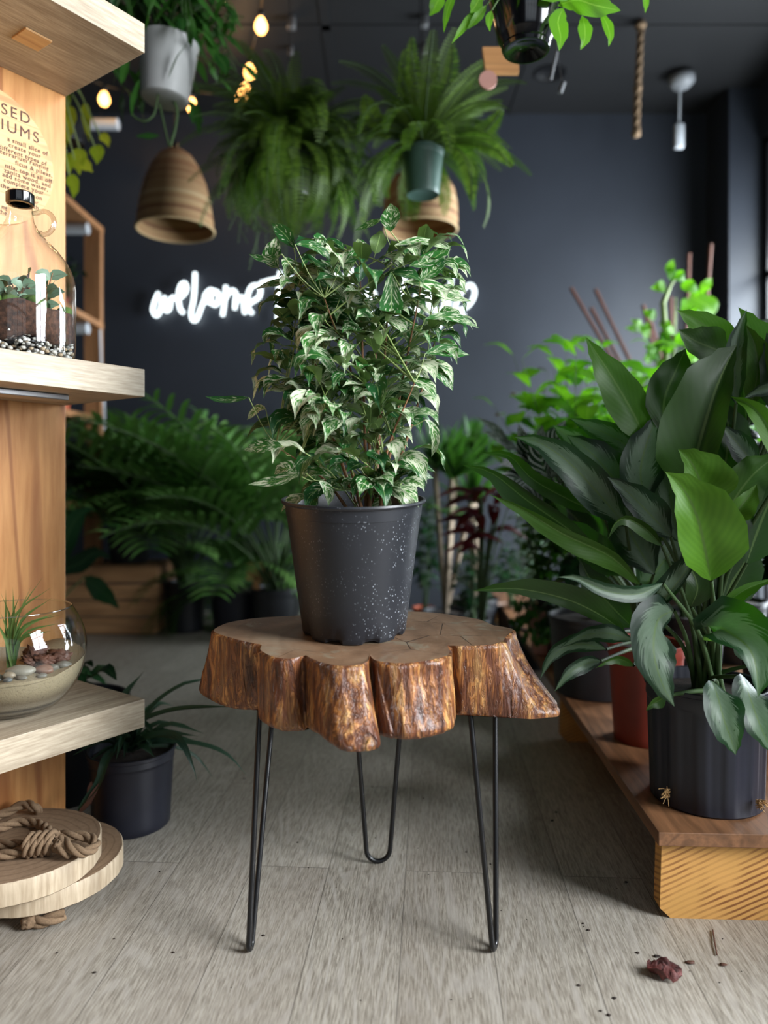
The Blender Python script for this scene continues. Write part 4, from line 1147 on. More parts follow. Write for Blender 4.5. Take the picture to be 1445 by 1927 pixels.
for k in range(14):     # hidden leaves that give the crown its depth
    az = random.uniform(0, 3.14); el = random.uniform(.5, 1.3)
    for fo, so, cr, q in ((f1, s1, CR1, .75), (f2, s2, CR2, .55)):
        h = random.uniform(.5, 1) * q
        b = cr + V((math.cos(az) * .13 * h + (.1 if fo is f1 else -.05), abs(math.sin(az)) * .25 * h + .05, h * .55))
        d = V((math.cos(az) * math.cos(el), abs(math.sin(az)) * math.cos(el) + .1, math.sin(el)))
        fo.leaf([b, b + d * .1 + V((0, 0, .02)), b + d * .18, b + d * .24 - V((0, 0, .03))], .045, C=(0, -1, .4), under=True, nv=8, nu=4, prof='agla', rnd=.1)
        petiole(so, cr, b)
f1.build('foliage', M['agla'], AG); s1.build('petioles', M['stem'], AG)
AG2 = thing('potted_aglaonema', 'aglaonema with arching leaves in a red pot behind the ribbed black pot', 'potted plant', tuple(RP))
pot_mesh(RP, .10, .085, .27, .006).build('pot', M['redpot'], AG2, angle=.6)
soil_mesh(RP, .092, .24).build('soil', M['soil'], AG2)
f2.build('foliage', M['agla'], AG2); s2.build('petioles', M['stem'], AG2)

# ------------------------------------------------------------------ plants standing behind, on and beside the platform
def potted(name, label, px, d, z, rt, rb, h, potm, cat='potted plant', group=None, ribs=0):
    c = V(((px - CX) / F * d, d, z)); t = thing(name, label, cat, tuple(c), group=group)
    pot_mesh(c, rt, rb, h, .005, ribs, 40 if not ribs else ribs * 6).build('pot', potm, t, angle=.6)
    soil_mesh(c, rt - .008, h - .02).build('soil', M['soil'], t)
    return t, c + V((0, 0, h - .02))
random.seed(31)
def finish(t, m, st, leafm, stemm='stem', names=('foliage', 'stems')):
    m.build(names[0], M[leafm], t)
    if st.v: st.build(names[1], M[stemm], t)

t, c = potted('leafy_shrub', 'shrub with glossy mid green leaves in a wide black tub on the platform', 1118, 2.45, ZD, .15, .13, .26, M['pot'])
m, st = MB(), MB(); bush(m, st, c, 16, .62, .26, .13, .03, 8); finish(t, m, st, 'dark')
t, c = potted('bright_shrub', 'tall shrub with bright yellow-green leaves behind the aglaonemas', 1075, 3.0, ZD, .14, .12, .24, M['pot'])
m, st = MB(), MB(); bush(m, st, c, 38, 1.06, .36, .16, .042, 9, up=.6, droop=.2); finish(t, m, st, 'bright')
for k, (px, d, h, sp, lm, lab) in enumerate([
    (1185, 3.3, 1.16, .3, 'bright', 'mid green leafy shrub behind the bright shrub and under the brown stakes'),
    (1290, 2.6, .85, .28, 'mid', 'mid green leafy shrub directly behind the huge aglaonema'),
    (1375, 2.9, .95, .26, 'bright', 'bright green shrub behind the huge aglaonema beside the pillar')]):
    t, c = potted('leafy_shrub', lab, px, d, ZD, .13, .11, .24, M['pot'])
    m, st = MB(), MB(); bush(m, st, c, 22, h, sp, .13, .036, 8, up=.5, droop=.25); finish(t, m, st, lm)
t, c = potted('leafy_shrub', 'dense dark green shrub added at the window side of the platform to shade the huge aglaonema', 1500, 2.08, ZD, .15, .13, .26, M['pot'])  # extra shrub, added to keep window light off the aglaonema leaves
m, st = MB(), MB(); bush(m, st, c, 30, .95, .24, .15, .045, 9, up=.4, droop=.3); finish(t, m, st, 'dark')
c = V((1.36, 1.16, 0)); t = thing('added_shade_shrub', 'unseen tree-form shrub on a bare stem in a black tub, added to shade the aglaonema', 'potted plant', tuple(c))  # out-of-view plant added to block near window light from the aglaonema
pot_mesh(c, .16, .13, .28).build('pot', M['pot'], t, angle=.6); soil_mesh(c, .15, .25).build('soil', M['soil'], t)
m, st = MB(), MB(); bush(m, st, c + V((0, 0, .75)), 60, .95, .33, .15, .05, 10, up=.3, droop=.3, lean=(0, .12)); st.tube([c + V((0, 0, .24)), c + V((0, 0, .8))], .018, 8); finish(t, m, st, 'dark')
# climber on pale stake
t, c = potted('climbing_plant', 'lime green climber on a pale stake rising above the aglaonemas', 1262, 3.5, ZD, .12, .1, .22, M['pot'])
m, st = MB(), MB()
D1 = 3.5
st.tube([c, P(1252, 640, D1), P(1247, 570, D1), P(1262, 535, D1), P(1275, 520, D1)], [.016, .016, .014, .008, .004], 8)
st.tube([c, P(1268, 640, D1), P(1272, 560, D1)], [.008, .008, .004], 8)
for (x, y, w_, dx, dy) in [(1262,512,10,-8,-14),(1280,520,12,10,8),(1300,540,13,16,8),(1320,560,12,14,10),(1238,540,12,-14,2),(1262,500,9,6,-12),(1330,535,10,10,-12),(1290,580,13,-6,16),(1222,590,11,-12,-6),(1240,650,14,-16,4),(1285,640,14,16,6),(1225,670,13,-16,8),(1300,670,13,14,10),(1255,615,10,10,12),(1310,590,10,12,0)]:
    pinned(m, [(x - dx, y - dy, D1), (x, y, D1 - .02), (x + dx, y + dy, D1)], w_, prof='heart', nu=4, nv=6)
pinned(m, [(1345, 590, 3.4), (1330, 575, 3.38), (1305, 560, 3.38), (1302, 545, 3.4)], 20, prof='heart', under=True)
for k in range(26):
    x, y = random.uniform(1205, 1320), random.uniform(600, 740); a = random.uniform(0, 6.28); q = random.uniform(12, 20)
    pinned(m, [(x, y, D1), (x + q * math.cos(a), y + q * math.sin(a), D1 - .03), (x + 2 * q * math.cos(a), y + 2 * q * math.sin(a), D1 - .02)], 9, prof='heart', nu=4, nv=6)
finish(t, m, st, 'bright', 'gtwig', ('foliage', 'stake'))
# pinstriped plant
t, c = potted('pinstriped_plant', 'dark plant with white pinstriped leaves left of the bright shrub', 1150, 2.85, ZD, .11, .09, .2, M['pot'])
c0 = c; m, st = MB(), MB()
for (pts, w_) in [([(1030,900,2.3),(1000,860,2.25),(985,825,2.22),(975,800,2.22)],26),([(1040,900,2.3),(1040,850,2.25),(1050,815,2.22),(1065,790,2.22)],26),([(1020,900,2.3),(1000,880,2.25),(970,870,2.22),(940,875,2.2)],22),([(1030,900,2.3),(1020,870,2.25),(1015,840,2.2),(1020,800,2.18)],28),
   ([(1010,910,2.3),(975,900,2.25),(950,905,2.22),(925,915,2.2)],20),([(1050,910,2.3),(1070,880,2.25),(1085,860,2.2),(1100,850,2.2)],26),([(1020,960,2.3),(1000,940,2.25),(970,930,2.2),(950,935,2.2)],22)]:
    pp = pinned(m, pts, w_, fold=.1, prof='oval'); petiole(st, c0, pp[0], .004, .003)
for (pts, w_) in [([(960,850,2.3),(935,810,2.25),(915,795,2.22),(898,785,2.2)],9),([(980,850,2.3),(945,830,2.25),(920,815,2.22),(905,812,2.2)],8)]:
    pp = pinned(m, pts, w_); petiole(st, c0, pp[0], .004, .003)
finish(t, m, st, 'stripe')
t, c = potted('round_leaf_plant', 'small round-leaved grey-green plant left of the bright shrub', 1000, 3.5, 0, .1, .08, .2, M['pot'])
m, st = MB(), MB(); bush(m, st, c, 16, 1.22, .26, .07, .026, 9, prof='heart'); finish(t, m, st, 'pilea')
# burgundy leaves
t, c = potted('burgundy_plant', 'burgundy-leaved plant in a black pot beyond the table', 905, 3.2, 0, .11, .09, .2, M['pot'])
m, st = MB(), MB()
for k in range(22):
    az = random.uniform(0, 6.28); q = V((math.cos(az), math.sin(az) * .5, random.uniform(-.1, .35))); b = c + V((random.uniform(-.06, .14), 0, random.uniform(.35, .68)))
    e = b + q * .22; petiole(st, c, b, .005, .003); m.leaf([b, b + q * .1 + V((0, 0, .02)), e - V((0, 0, .04))], .026, C=(0, -.6, 1), nv=6, nu=4)
finish(t, m, st, 'burg')
# dracaenas / yucca with canes
t, c = potted('cane_dracaena', 'tall dracaena on a pale bare cane against the dark wall', 893, 4.1, 0, .13, .11, .24, M['pot'])
m, st = MB(), MB()
tips = [P(890, 850, 4.1), P(878, 880, 4.1), P(905, 870, 4.1)]
st.tube([c, P(893, 1050, 4.1), P(890, 960, 4.1), tips[0]], [.034, .032, .026, .016], 10); st.tube([P(890, 960, 4.1), tips[1]], .013, 8); st.tube([P(891, 940, 4.1), tips[2]], .013, 8)
for tp in tips:
    for k in range(34):
        az = random.uniform(0, 6.28); el = random.uniform(.35, 1.5); L = random.uniform(.16, .27)
        d = V((math.cos(az) * math.cos(el), math.sin(az) * math.cos(el), math.sin(el)))
        m.leaf([tp, tp + d * L * .5, tp + d * L - V((0, 0, .03))], .016, C=(0, -.5, 1), nv=5, nu=2, prof='strap')
finish(t, m, st, 'mid', 'cane', ('foliage', 'canes'))
t, c = potted('yucca', 'spiky upright yucca just right of the ficus pot', 838, 3.8, 0, .12, .1, .22, M['pot'])
m, st = MB(), MB()
for k in range(4):
    tp = c + V((random.uniform(-.12, .14), random.uniform(-.1, .1), random.uniform(.55, .8))); st.tube([c, tp], .014, 8)
    for j in range(34):
        az = random.uniform(0, 6.28); el = random.uniform(.2, 1.5); L = random.uniform(.18, .34)
        d = V((math.cos(az) * math.cos(el), math.sin(az) * math.cos(el), math.sin(el)))
        m.leaf([tp, tp + d * L * .5, tp + d * L], .013, C=(0, -.5, 1), nv=4, nu=2, prof='strap')
finish(t, m, st, 'mid', 'cane', ('foliage', 'canes'))
# trailing ivy-like plant, pink, orange, red, brown pots, tucked between table and platform
t, c = potted('trailing_plant', 'small-leaved trailing plant in a pale pink pot beside the platform edge', 1024, 3.0, ZD, .062, .05, .19, M['pinkpot'])
m, st = MB(), MB(); bush(m, st, c, 14, .42, .14, .05, .016, 12, droop=.6)
for k in range(12):
    a = random.uniform(2.4, 5); e = c + V((math.cos(a) * .13, math.sin(a) * .13, random.uniform(-.12, .02))); st.tube(crom([c, c.lerp(e, .5) + V((0, 0, .08)), e], 6), .002, 4)
    for j in range(5): q = c.lerp(e, .4 + .15 * j) + V((0, 0, .03)); m.leaf([q, q + V((random.uniform(-.03, .03), -.02, -.03))], .014, C=(0, -1, .4), nv=3, nu=2)
finish(t, m, st, 'mid')
t, c = potted('small_red_pot_plant', 'small foliage plant in a little dark red pot on the platform', 1052, 2.9, ZD, .04, .033, .09, M['redpot'])
m, st = MB(), MB(); bush(m, st, c, 7, .2, .08, .06, .018, 5); finish(t, m, st, 'dark')
t, c = potted('orange_pot_plant', 'slender plant in an orange terracotta pot behind the stump table', 797, 4.3, 0, .065, .05, .15, M['orangepot'])
m, st = MB(), MB(); bush(m, st, c, 9, .75, .14, .1, .02, 9, droop=.5); finish(t, m, st, 'dark')
t, c = potted('small_shrub', 'dark small shrub in a brown clay pot behind the stump table', 962, 4.1, 0, .085, .07, .2, M['brownpot'])
m, st = MB(), MB(); bush(m, st, c, 9, .45, .16, .08, .022, 7); finish(t, m, st, 'dark')
t, c = potted('small_shrub', 'dark small shrub in a black pot left of the brown clay pot', 885, 3.7, 0, .1, .085, .2, M['pot'])
m, st = MB(), MB(); bush(m, st, c, 10, .42, .16, .09, .022, 7); finish(t, m, st, 'dark')

# brown stakes
for k, (x0, y0_, x1, y1_, d, lab) in enumerate([
    (1190, 690, 1120, 545, 4.3, 'brown bamboo stake leaning on the dark wall, right one of the crossing three'), (1160, 690, 1074, 542, 4.3, 'brown bamboo stake leaning on the dark wall, longest and most slanted'), (1165, 680, 1112, 580, 4.4, 'short brown bamboo stake between the two longer leaning ones'),
    (1240, 700, 1210, 575, 4.2, 'reddish stake behind the lime climber, left of its pale stake'), (1252, 700, 1222, 600, 4.2, 'shortest reddish stake beside the pale climber stake'),
    (1290, 720, 1296, 478, 4.3, 'thin upright brown stake in front of the dark wall corner'), (1320, 720, 1337, 460, 4.0, 'tallest rust brown stake near the pillar'), (1268, 720, 1262, 560, 4.4, 'dim reddish stake just behind the lime climber')]):
    a = P(x0, y0_, d); b = P(x1, y1_, d + .15); g = b + (a - b) * ((b.z - .01) / (b.z - a.z))
    m = MB(); pts = [g.lerp(b, i / 12) for i in range(13)]
    m.tube(pts, [.011 if i % 3 else .0125 for i in range(13)], 8)
    tag(m.build('garden_stake', M['bamboo']), lab, 'stake', 'brown stakes by the wall')

# ------------------------------------------------------------------ palms and crate at the left back
random.seed(77)
def palm(label, px, d, z, nf, L, rp, hp, potm, tagged=False, pl_=.38, pw=.021, spread=(.35, 1.35), azr=(0, 6.283), dr=(1.1, 2.0)):
    t, c = potted('potted_palm', label, px, d, z, rp, rp * .85, hp, potm)
    m, st = MB(), MB()
    for k in range(nf):
        az = random.uniform(*azr); el = random.uniform(*spread)
        b = c + V((random.uniform(-.04, .04), random.uniform(-.04, .04), 0))
        frond(m, st, b, az, L * random.uniform(.75, 1.1), el, random.uniform(*dr), 17, pl_ * random.uniform(.8, 1.15), pw, nseg=4, first=.3, vee=.4, prof='blade')
    for q in m.v + st.v: q.y = min(q.y, 4.9 + .05 * math.tanh(max(0, q.y - 4.9)))
    finish(t, m, st, 'palm')
    return t, c
palm('feathery palm in a tub between the crate and the tagged palm pot', 350, 4.35, 0, 32, 1.3, .12, .3, M['pot'], spread=(1.0, 1.5), dr=(.7, 1.5))
palm('tall feathery palm behind the ficus, its fronds rising above the others', 520, 4.1, 0, 26, 1.45, .14, .3, M['pot'], spread=(1.0, 1.5), dr=(.7, 1.5))
tp_, c = palm('low fan palm in a grey-black pot with a blank wooden tag', 448, 4.3, 0, 22, .66, .165, .26, M['potblue'], pl_=.26, pw=.018, spread=(.2, 1.3))
m = MB(); tz = P(482, 1085, 4.08)
m.box((tz.x - .055, tz.y - .004, tz.z - .02), (tz.x + .05, tz.y + .004, tz.z + .09), .003); m.box((tz.x - .018, tz.y - .004, .24), (tz.x + .02, tz.y + .004, tz.z), .001)
m.lathe([(0, -.004), (.035, -.004), (.035, .004), (0, .004)], P(497, 1085, 4.07), 24, M=Matrix.Rotation(R90, 4, 'X'))
m.build('plant_tag', M['tagwood'], tp_, smooth=False)
# crate
CR = V((-1.325 - .46, 4.22, 0)); ct = thing('wooden_crate', 'slatted pine crate on the floor beyond the shelves, palms above it', 'crate', tuple(CR))
for k in range(4):
    m = MB(); z = .012 + k * .098; m.box((CR.x - .3, 4.22, z), (-1.325, 4.238, z + .088), .002)
    m.box((-1.343, 4.238, z), (-1.325, 4.62, z + .088), .002); m.build('slat', M['pineside'], ct, smooth=False)
m = MB(); m.box((CR.x - .3, 4.24, .0), (-1.345, 4.6, .02)); m.box((-1.37, 4.238, 0), (-1.343, 4.265, .395)); m.build('base', M['pineside'], ct, smooth=False)
m = MB(); m.box((CR.x - .3, 4.245, .388), (-1.345, 4.6, .402)); m.build('lid', M['pineside'], ct, smooth=False)
c = V((-1.56, 4.43, .402)); t = thing('potted_palm', 'dusky palm in a black pot standing on the pine crate', 'potted plant', tuple(c))
pot_mesh(c, .13, .11, .2).build('pot', M['pot'], t, angle=.6); soil_mesh(c, .12, .18).build('soil', M['soil'], t)
m, st = MB(), MB()
for k in range(26): frond(m, st, c + V((0, 0, .18)), random.uniform(0, 6.28), random.uniform(.6, .85), random.uniform(.5, 1.4), random.uniform(1.0, 1.8), 16, .32, .018, first=.25, vee=.4, prof='blade')
for q in m.v + st.v: q.y = min(q.y, 4.9 + .05 * math.tanh(max(0, q.y - 4.9)))
finish(t, m, st, 'palm')
c = V((-1.98, 4.05, 0)); t = thing('dark_shrub', 'tall dark leafy shrub in a black pot beneath the wooden rack beside the crate', 'potted plant', tuple(c))
pot_mesh(c, .11, .09, .2).build('pot', M['pot'], t, angle=.6); soil_mesh(c, .1, .18).build('soil', M['soil'], t)
m, st = MB(), MB(); bush(m, st, c + V((0, 0, .45)), 34, .8, .3, .13, .03, 9, lean=(.15, 0)); st.tube([c + V((0, 0, .17)), c + V((0, 0, .5))], .02, 8); finish(t, m, st, 'dark')
# big dark leaf in front of the crate
c = V(((95 - CX) / F * 3.6, 3.6, 0)); t = thing('broad_leaf_plant', 'dark broad-leaved plant, one big leaf hanging in front of the crate', 'potted plant', tuple(c))
pot_mesh(c, .11, .09, .2).build('pot', M['pot'], t, angle=.6); soil_mesh(c, .1, .18).build('soil', M['soil'], t)
m, st = MB(), MB()
for pts, w_ in [([(160,1085,3.6),(175,1100,3.55),(200,1120,3.5),(225,1146,3.5)],20), ([(110,1080,3.6),(130,1000,3.6),(160,960,3.6),(180,960,3.6)],22), ([(100,1080,3.6),(90,1000,3.6),(100,950,3.6),(140,920,3.6)],24), ([(100,1080,3.6),(150,1060,3.6),(180,1040,3.6),(210,1050,3.6)],18)]:
    pp = pinned(m, pts, w_, prof='oval'); petiole(st, c + V((0, 0, .18)), pp[0], .005, .004)
finish(t, m, st, 'dark')
# shelf rack far left
RK = thing('wooden_rack', 'tall pine rack with shelves behind the display shelf unit', 'rack', (-1.95, 4.1, 0))
for (x, y, z0) in ((-1.752, 4.36, .403), (-2.2, 4.36, .403), (-1.735, 3.8, 0), (-2.2, 3.8, 0)):
    m = MB(); m.box((x - .05, y - .02, z0), (x + .05, y + .02, 2.40), .002); m.build('post', M['rack'], RK, smooth=False)
for z in (.75, 1.25, 1.82, 2.40):
    m = MB(); m.box((-2.25, 3.78, z), (-1.70, 4.385, z + .035), .002)
    sh_ = m.build('shelf', M['rack'], RK, smooth=False)
    if z > 1.5:
        m = MB(); m.tube([V((-2.15, 4.2, z - .035)), V((-1.72, 4.2, z - .035))], .033, 12); m.build('grow_light', M['white'], sh_, smooth=True)
m = MB(); m.tube(crom([V((-1.69, 4.3, 1.8)), V((-1.68, 4.3, 1.5)), V((-1.665, 4.3, 1.3)), V((-1.67, 4.3, .9))], 10), .008, 6); m.build('cable', M['white'], RK)
c = V((-1.84, 4.1, 1.856)); t = thing('small_pot_plant', 'little green plant in a red pot on the wooden rack', 'potted plant', tuple(c))
pot_mesh(c, .05, .04, .08).build('pot', M['redpot'], t, angle=.6); soil_mesh(c, .045, .07).build('soil', M['soil'], t)
m, st = MB(), MB(); bush(m, st, c + V((0, 0, .07)), 12, .24, .1, .07, .02, 6); finish(t, m, st, 'dark')
c = V((-1.84, 4.1, 1.286)); t = thing('small_pot_plant', 'small mixed plant in a terracotta pot on the lower rack shelf', 'potted plant', tuple(c))
pot_mesh(c, .06, .05, .09).build('pot', M['orangepot'], t, angle=.6); soil_mesh(c, .05, .08).build('soil', M['soil'], t)
m, st = MB(), MB(); bush(m, st, c + V((0, 0, .07)), 10, .2, .14, .09, .02, 6); finish(t, m, st, 'mid')

# ------------------------------------------------------------------ hanging things
def cords(t, pts, r=.0022, mat='black', name='cord'):
    m = MB()
    for a, b in pts: m.tube([V(a), V(b)], r, 5)
    return m.build(name, M[mat], t)
def hang_cords(t, c, r, h, mat='black'):
    top_ = V((c.x, c.y, ZC)); j = V((c.x, c.y, min(ZC - .05, c.z + h + .45)))
    cords(t, [(c + V((r * math.cos(a), r * math.sin(a), h)), j) for a in (.3, 2.4, 4.5)] + [(j, top_)], .0016, mat)
# white pot with trailing foliage
random.seed(55)
d = 2.7; c = P(310, 190, d); c = V((c.x, c.y, 2.32)); t = thing('hanging_white_pot', 'white ridged hanging pot tipped slightly, with long trailing green leaves', 'hanging plant', tuple(c))
m = MB(); m.lathe([(0, .0), (.078, .0), (.084, .006), (.104, .19), (.107, .215), (.101, .215), (.094, .19), (.09, .12)], c, 56, M=Matrix.Rotation(.08, 4, 'Y'), fn=lambda r, z, a: (r + (.0022 * math.sin(z * 300) if r > .08 else 0), z))
m.build('pot', M['whitepot'], t, angle=.8); soil_mesh(c, .092, .19).build('soil', M['soil'], t); hang_cords(t, c, .1, .23)
m, st = MB(), MB(); cc = c + V((0, 0, .2))
for k in range(44):
    az = random.uniform(0, 6.283); h = V((math.cos(az), math.sin(az), 0)); dr = random.uniform(-.1, .26)
    e = cc + h * random.uniform(.16, .3) + V((0, 0, dr)); md = cc + h * .13 + V((0, 0, .14 + random.uniform(0, .16)))
    pts = crom([cc, md, e], 8); st.tube(pts, .0022, 4, cap=False)
    for j in range(3, 9):
        q = pts[j]; v_ = V((random.uniform(-1, 1), random.uniform(-1, 1), -.7)).normalized() * random.uniform(.08, .15)
        m.leaf([q, q + v_ * .5 + V((0, 0, .015)), q + v_], .017, C=(random.uniform(-.4, .4), -.6, .7), nv=5, nu=2, prof='lance')
for (pts_, w_) in [([(405,100,2.6),(418,115,2.6),(425,130,2.6),(424,143,2.6)],12),([(385,60,2.6),(400,90,2.6),(408,110,2.6),(415,128,2.6)],10),([(300,255,2.7),(285,256,2.7),(270,256,2.7),(254,256,2.7)],6),([(360,200,2.7),(362,215,2.7),(364,235,2.7)],6),([(262,150,2.6),(250,190,2.6),(248,220,2.6)],6),([(240,110,2.6),(232,140,2.6),(228,160,2.6)],9)]:
    pinned(m, pts_, w_, prof='lance', nu=4)
st.tube(crom([c + V((.02, 0, .02)), P(333, 205, 2.7), P(330, 240, 2.7), P(320, 275, 2.7)], 10), .006, 6); st.tube(crom([P(250, 180, 2.65), P(248, 215, 2.65), P(270, 228, 2.65), P(290, 215, 2.65), P(300, 160, 2.66)], 12), .004, 6); st.tube(crom([P(300, 195, 2.7), P(310, 240, 2.7), P(318, 275, 2.7)], 10), .004, 6)
finish(t, m, st, 'mid')
# bulbs
BL = [(491, 48, 3.75), (470, 135, 4.1), (461, 170, 4.3), (454, 184, 4.4), (361, 198, 4.5), (196, 186, 4.45)]
pts = [P(494, -120, 3.2)] + [P(a, b - 26, d_) for a, b, d_ in BL[:4]] + [P(410, 175, 4.45), P(361, 172, 4.5), P(280, 178, 4.5), P(196, 160, 4.45), P(100, 120, 4.3)]
WT = thing('string_light_cable', 'thin black cable of the warm string lights slung below the ceiling', 'cable', tuple(pts[0]))
m = MB(); m.tube(crom(pts, 60), .006, 6)
m.build('cable', M['black'], WT)
m = MB()
for q in (pts[0], pts[5], pts[-1], pts[2]): m.tube([q, V((q.x, q.y, ZC))], .002, 4)
m.build('suspension_wires', M['black'], WT)
blabs = ['topmost warm bulb of the string lights, near the top of the ceiling run', 'warm string light bulb just below the topmost one', 'upper of two almost touching warm bulbs by the fern', 'lower of two almost touching warm bulbs by the fern', 'warm string light bulb just beside the white hanging pot', 'warm string light bulb by the top shelf, above the tube lamp']
for (a, b, d_), lb in zip(BL, blabs):
    c = P(a, b, d_); t = thing('light_bulb', lb, 'light bulb', tuple(c), group='string light bulbs')
    m = MB(); m.lathe([(0, -.042), (.02, -.038), (.032, -.015), (.031, .005), (.02, .03), (.012, .042), (0, .043)], c, 20); m.build('glass_globe', M['bulb'], t)
    m = MB(); m.lathe([(0, .04), (.014, .04), (.016, .075), (.006, .08), (0, .08)], c, 16); m.build('socket', M['black'], t)
    l = bpy.data.lights.new('bulb_glow', 'POINT'); l.energy = 0.8; l.color = (1, .68, .38); l.shadow_soft_size = .04
    lo = bpy.data.objects.new('bulb_glow', l); COL.objects.link(lo); lo.location = c + V((0, -.07, -.03))
# rattan pendants
def pendant(label, px, yb, d, prof, ht):
    z = HC + (HY - yb) / F * d; c = V(((px - CX) / F * d, d, z)); t = thing('rattan_pendant_lamp', label, 'pendant lamp', tuple(c), group=None)
    m = MB(); m.lathe(prof + [(r - .007, z_ - .002) for r, z_ in reversed(prof)], c, 64, fn=lambda r, z_, a: (r + .0012 * math.sin(z_ * 520), z_)); sh_ = m.build('lamp_shade', M['rattan'], t)
    m = MB(); r0 = prof[0][0]; m.tube([c + V((r0 * math.cos(a * math.pi / 24), r0 * math.sin(a * math.pi / 24), 0)) for a in range(48)], .008, 8, closed=True); m.build('rim', M['rattan'], sh_)
    cords(t, [(c + V((0, 0, ht - .01)), V((c.x, c.y, ZC)))], .004); m = MB(); m.lathe([(0, ht - .09), (.02, ht - .09), (.022, ht), (.012, ht + .03), (0, ht + .03)], c, 16); m.build('socket', M['black'], t)
pendant('bell-shaped woven rattan pendant lamp hanging under the white pot', 330, 432, 3.6, [(.187, 0), (.184, .05), (.172, .14), (.15, .23), (.118, .31), (.08, .365), (.045, .39), (.022, .40)], .40)
pendant('rounder woven rattan pendant lamp behind the fern in the green pot', 791, 432, 3.75, [(.188, 0), (.194, .05), (.192, .13), (.178, .2), (.14, .26), (.08, .29), (.022, .3)], .30)
# ferns
def fern(label, px, ybot, d, n, L, potm, rp, hp, up, dr, seed, azf=None, wide=0):
    random.seed(seed)
    z = HC + (HY - ybot) / F * d; c = V(((px - CX) / F * d, d, z)); t = thing('hanging_fern', label, 'hanging plant', tuple(c))
    pot_mesh(c, rp, rp * .8, hp, .004).build('pot', potm, t, angle=.6); soil_mesh(c, rp * .9, hp * .9).build('soil', M['soil'], t); hang_cords(t, c, rp, hp)
    m, st = MB(), MB(); cc = c + V((0, 0, hp))
    for k in range(n):
        az = random.uniform(0, 6.283)
        el = random.uniform(*up); 
        frond(m, st, cc, az, L * random.uniform(.6, 1.12), el, random.uniform(*dr), 38, .044, .0042, prof='strap', lean=.15, vee=0, nseg=2, first=.08)
    return t, c, m, st
t, c, m, st = fern('dense hanging fern spilling over its pot, left one above the neon sign', 545, 370, 3.0, 210, .5, M['pot'], .1, .16, (-.1, 1.5), (1.0, 3.3), 101)
for k in range(14):
    b = c + V((random.uniform(-.22, .22), random.uniform(-.15, .1), random.uniform(-.05, .15))); st.tube(crom([b, b + V((random.uniform(-.04, .04), 0, -.1)), b + V((random.uniform(-.05, .05), 0, -.24))], 5), .0018, 4)
finish(t, m, st, 'fern')
t, c, m, st = fern('airy hanging fern with upright fronds in a dusty green pot', 796, 368, 2.9, 96, .5, M['greenpot'], .082, .18, (.0, 1.5), (.5, 2.6), 202)
for (pts_) in [[(800,260,2.9),(830,190,2.9),(850,130,2.9),(852,82,2.9)],[(790,260,2.9),(780,180,2.9),(775,110,2.9),(776,68,2.9)],[(785,260,2.9),(765,190,2.9),(760,130,2.9),(764,90,2.9)],[(840,270,2.85),(890,260,2.85),(920,240,2.85),(946,206,2.85)],[(840,270,2.85),(890,265,2.8),(930,280,2.8),(966,314,2.8)],[(835,270,2.85),(870,290,2.8),(885,330,2.8),(888,378,2.8)],[(740,260,2.85),(700,220,2.8),(690,190,2.8),(684,180,2.8)]]:
    pp = crom([P(*q) for q in pts_], 26); st.tube(pp, .003, 5, cap=False)
    for i in range(2, 26):
        T = (pp[i + 1] - pp[i]).normalized() if i < 26 else None; S = T.cross(V((0, -1, 0))).normalized(); ll = .045 * math.sin(math.pi * min(1, i / 26 * .9 + .1)) ** .6
        for sg in (-1, 1): m.leaf([pp[i], pp[i] + (S * sg + T * .3) * ll], .007, C=(0, -1, .2), nv=2, nu=2, prof='strap')
finish(t, m, st, 'fern')
# black glazed pot with monstera
random.seed(66)
c = V(((990 - CX) / F * 1.9, 1.9, 2.03)); t = thing('hanging_black_pot', 'glossy black hanging pot with trailing holed monstera leaves at the top of the room', 'hanging plant', tuple(c))
m = MB(); m.lathe([(0, .012), (.03, .012), (.05, 0), (.06, 0), (.064, .008), (.062, .014), (.071, .03), (.074, .034), (.084, .075), (.098, .13), (.104, .19), (.099, .19), (.088, .12)], c, 56); m.build('pot', M['glasspot'], t, angle=.7)
soil_mesh(c, .086, .17).build('soil', M['soil'], t); hang_cords(t, c, .09, .19)
m, st = MB(), MB()
LV = [([(1050,10,1.85),(1085,0,1.83),(1120,10,1.82),(1168,20,1.82)],24),([(1060,15,1.85),(1050,40,1.83),(1055,70,1.82),(1052,96,1.82)],19),([(1095,30,1.85),(1100,50,1.84),(1100,75,1.83),(1092,94,1.83)],14),([(1130,25,1.85),(1142,45,1.84),(1148,70,1.83),(1145,88,1.83)],10),
 ([(1210,-30,1.9),(1215,0,1.9),(1214,25,1.9)],7),([(860,-20,1.9),(845,10,1.88),(838,40,1.88),(835,62,1.88)],8),([(835,-20,2.0),(822,5,2.0),(815,20,2.0),(808,30,2.0)],14),([(900,10,1.85),(880,40,1.84),(862,65,1.83),(850,82,1.83)],8),([(915,10,1.85),(900,30,1.84),(880,55,1.83)],9),([(905,-10,1.85),(895,10,1.84),(885,25,1.83)],12),([(925,20,1.82),(920,40,1.8),(922,60,1.8)],8),([(1020,0,1.8),(1060,-20,1.8),(1080,-30,1.8),(1110,-40,1.8)],20),
 ([(1000,-60,1.8),(960,-90,1.75),(920,-80,1.7),(890,-50,1.7)],24),([(1000,-60,1.8),(1040,-110,1.75),(1090,-90,1.7),(1120,-60,1.7)],24)]
for pts_, w_ in LV:
    pp = pinned(m, pts_, w_, prof='oval', C=(0, -.8, -.3), under=True, rnd=random.random()); st.tube(crom([c + V((0, 0, .185)), (c + V((0, 0, .24))).lerp(pp[0], .6), pp[0]], 6), .0025, 5)
finish(t, m, st, 'bright')
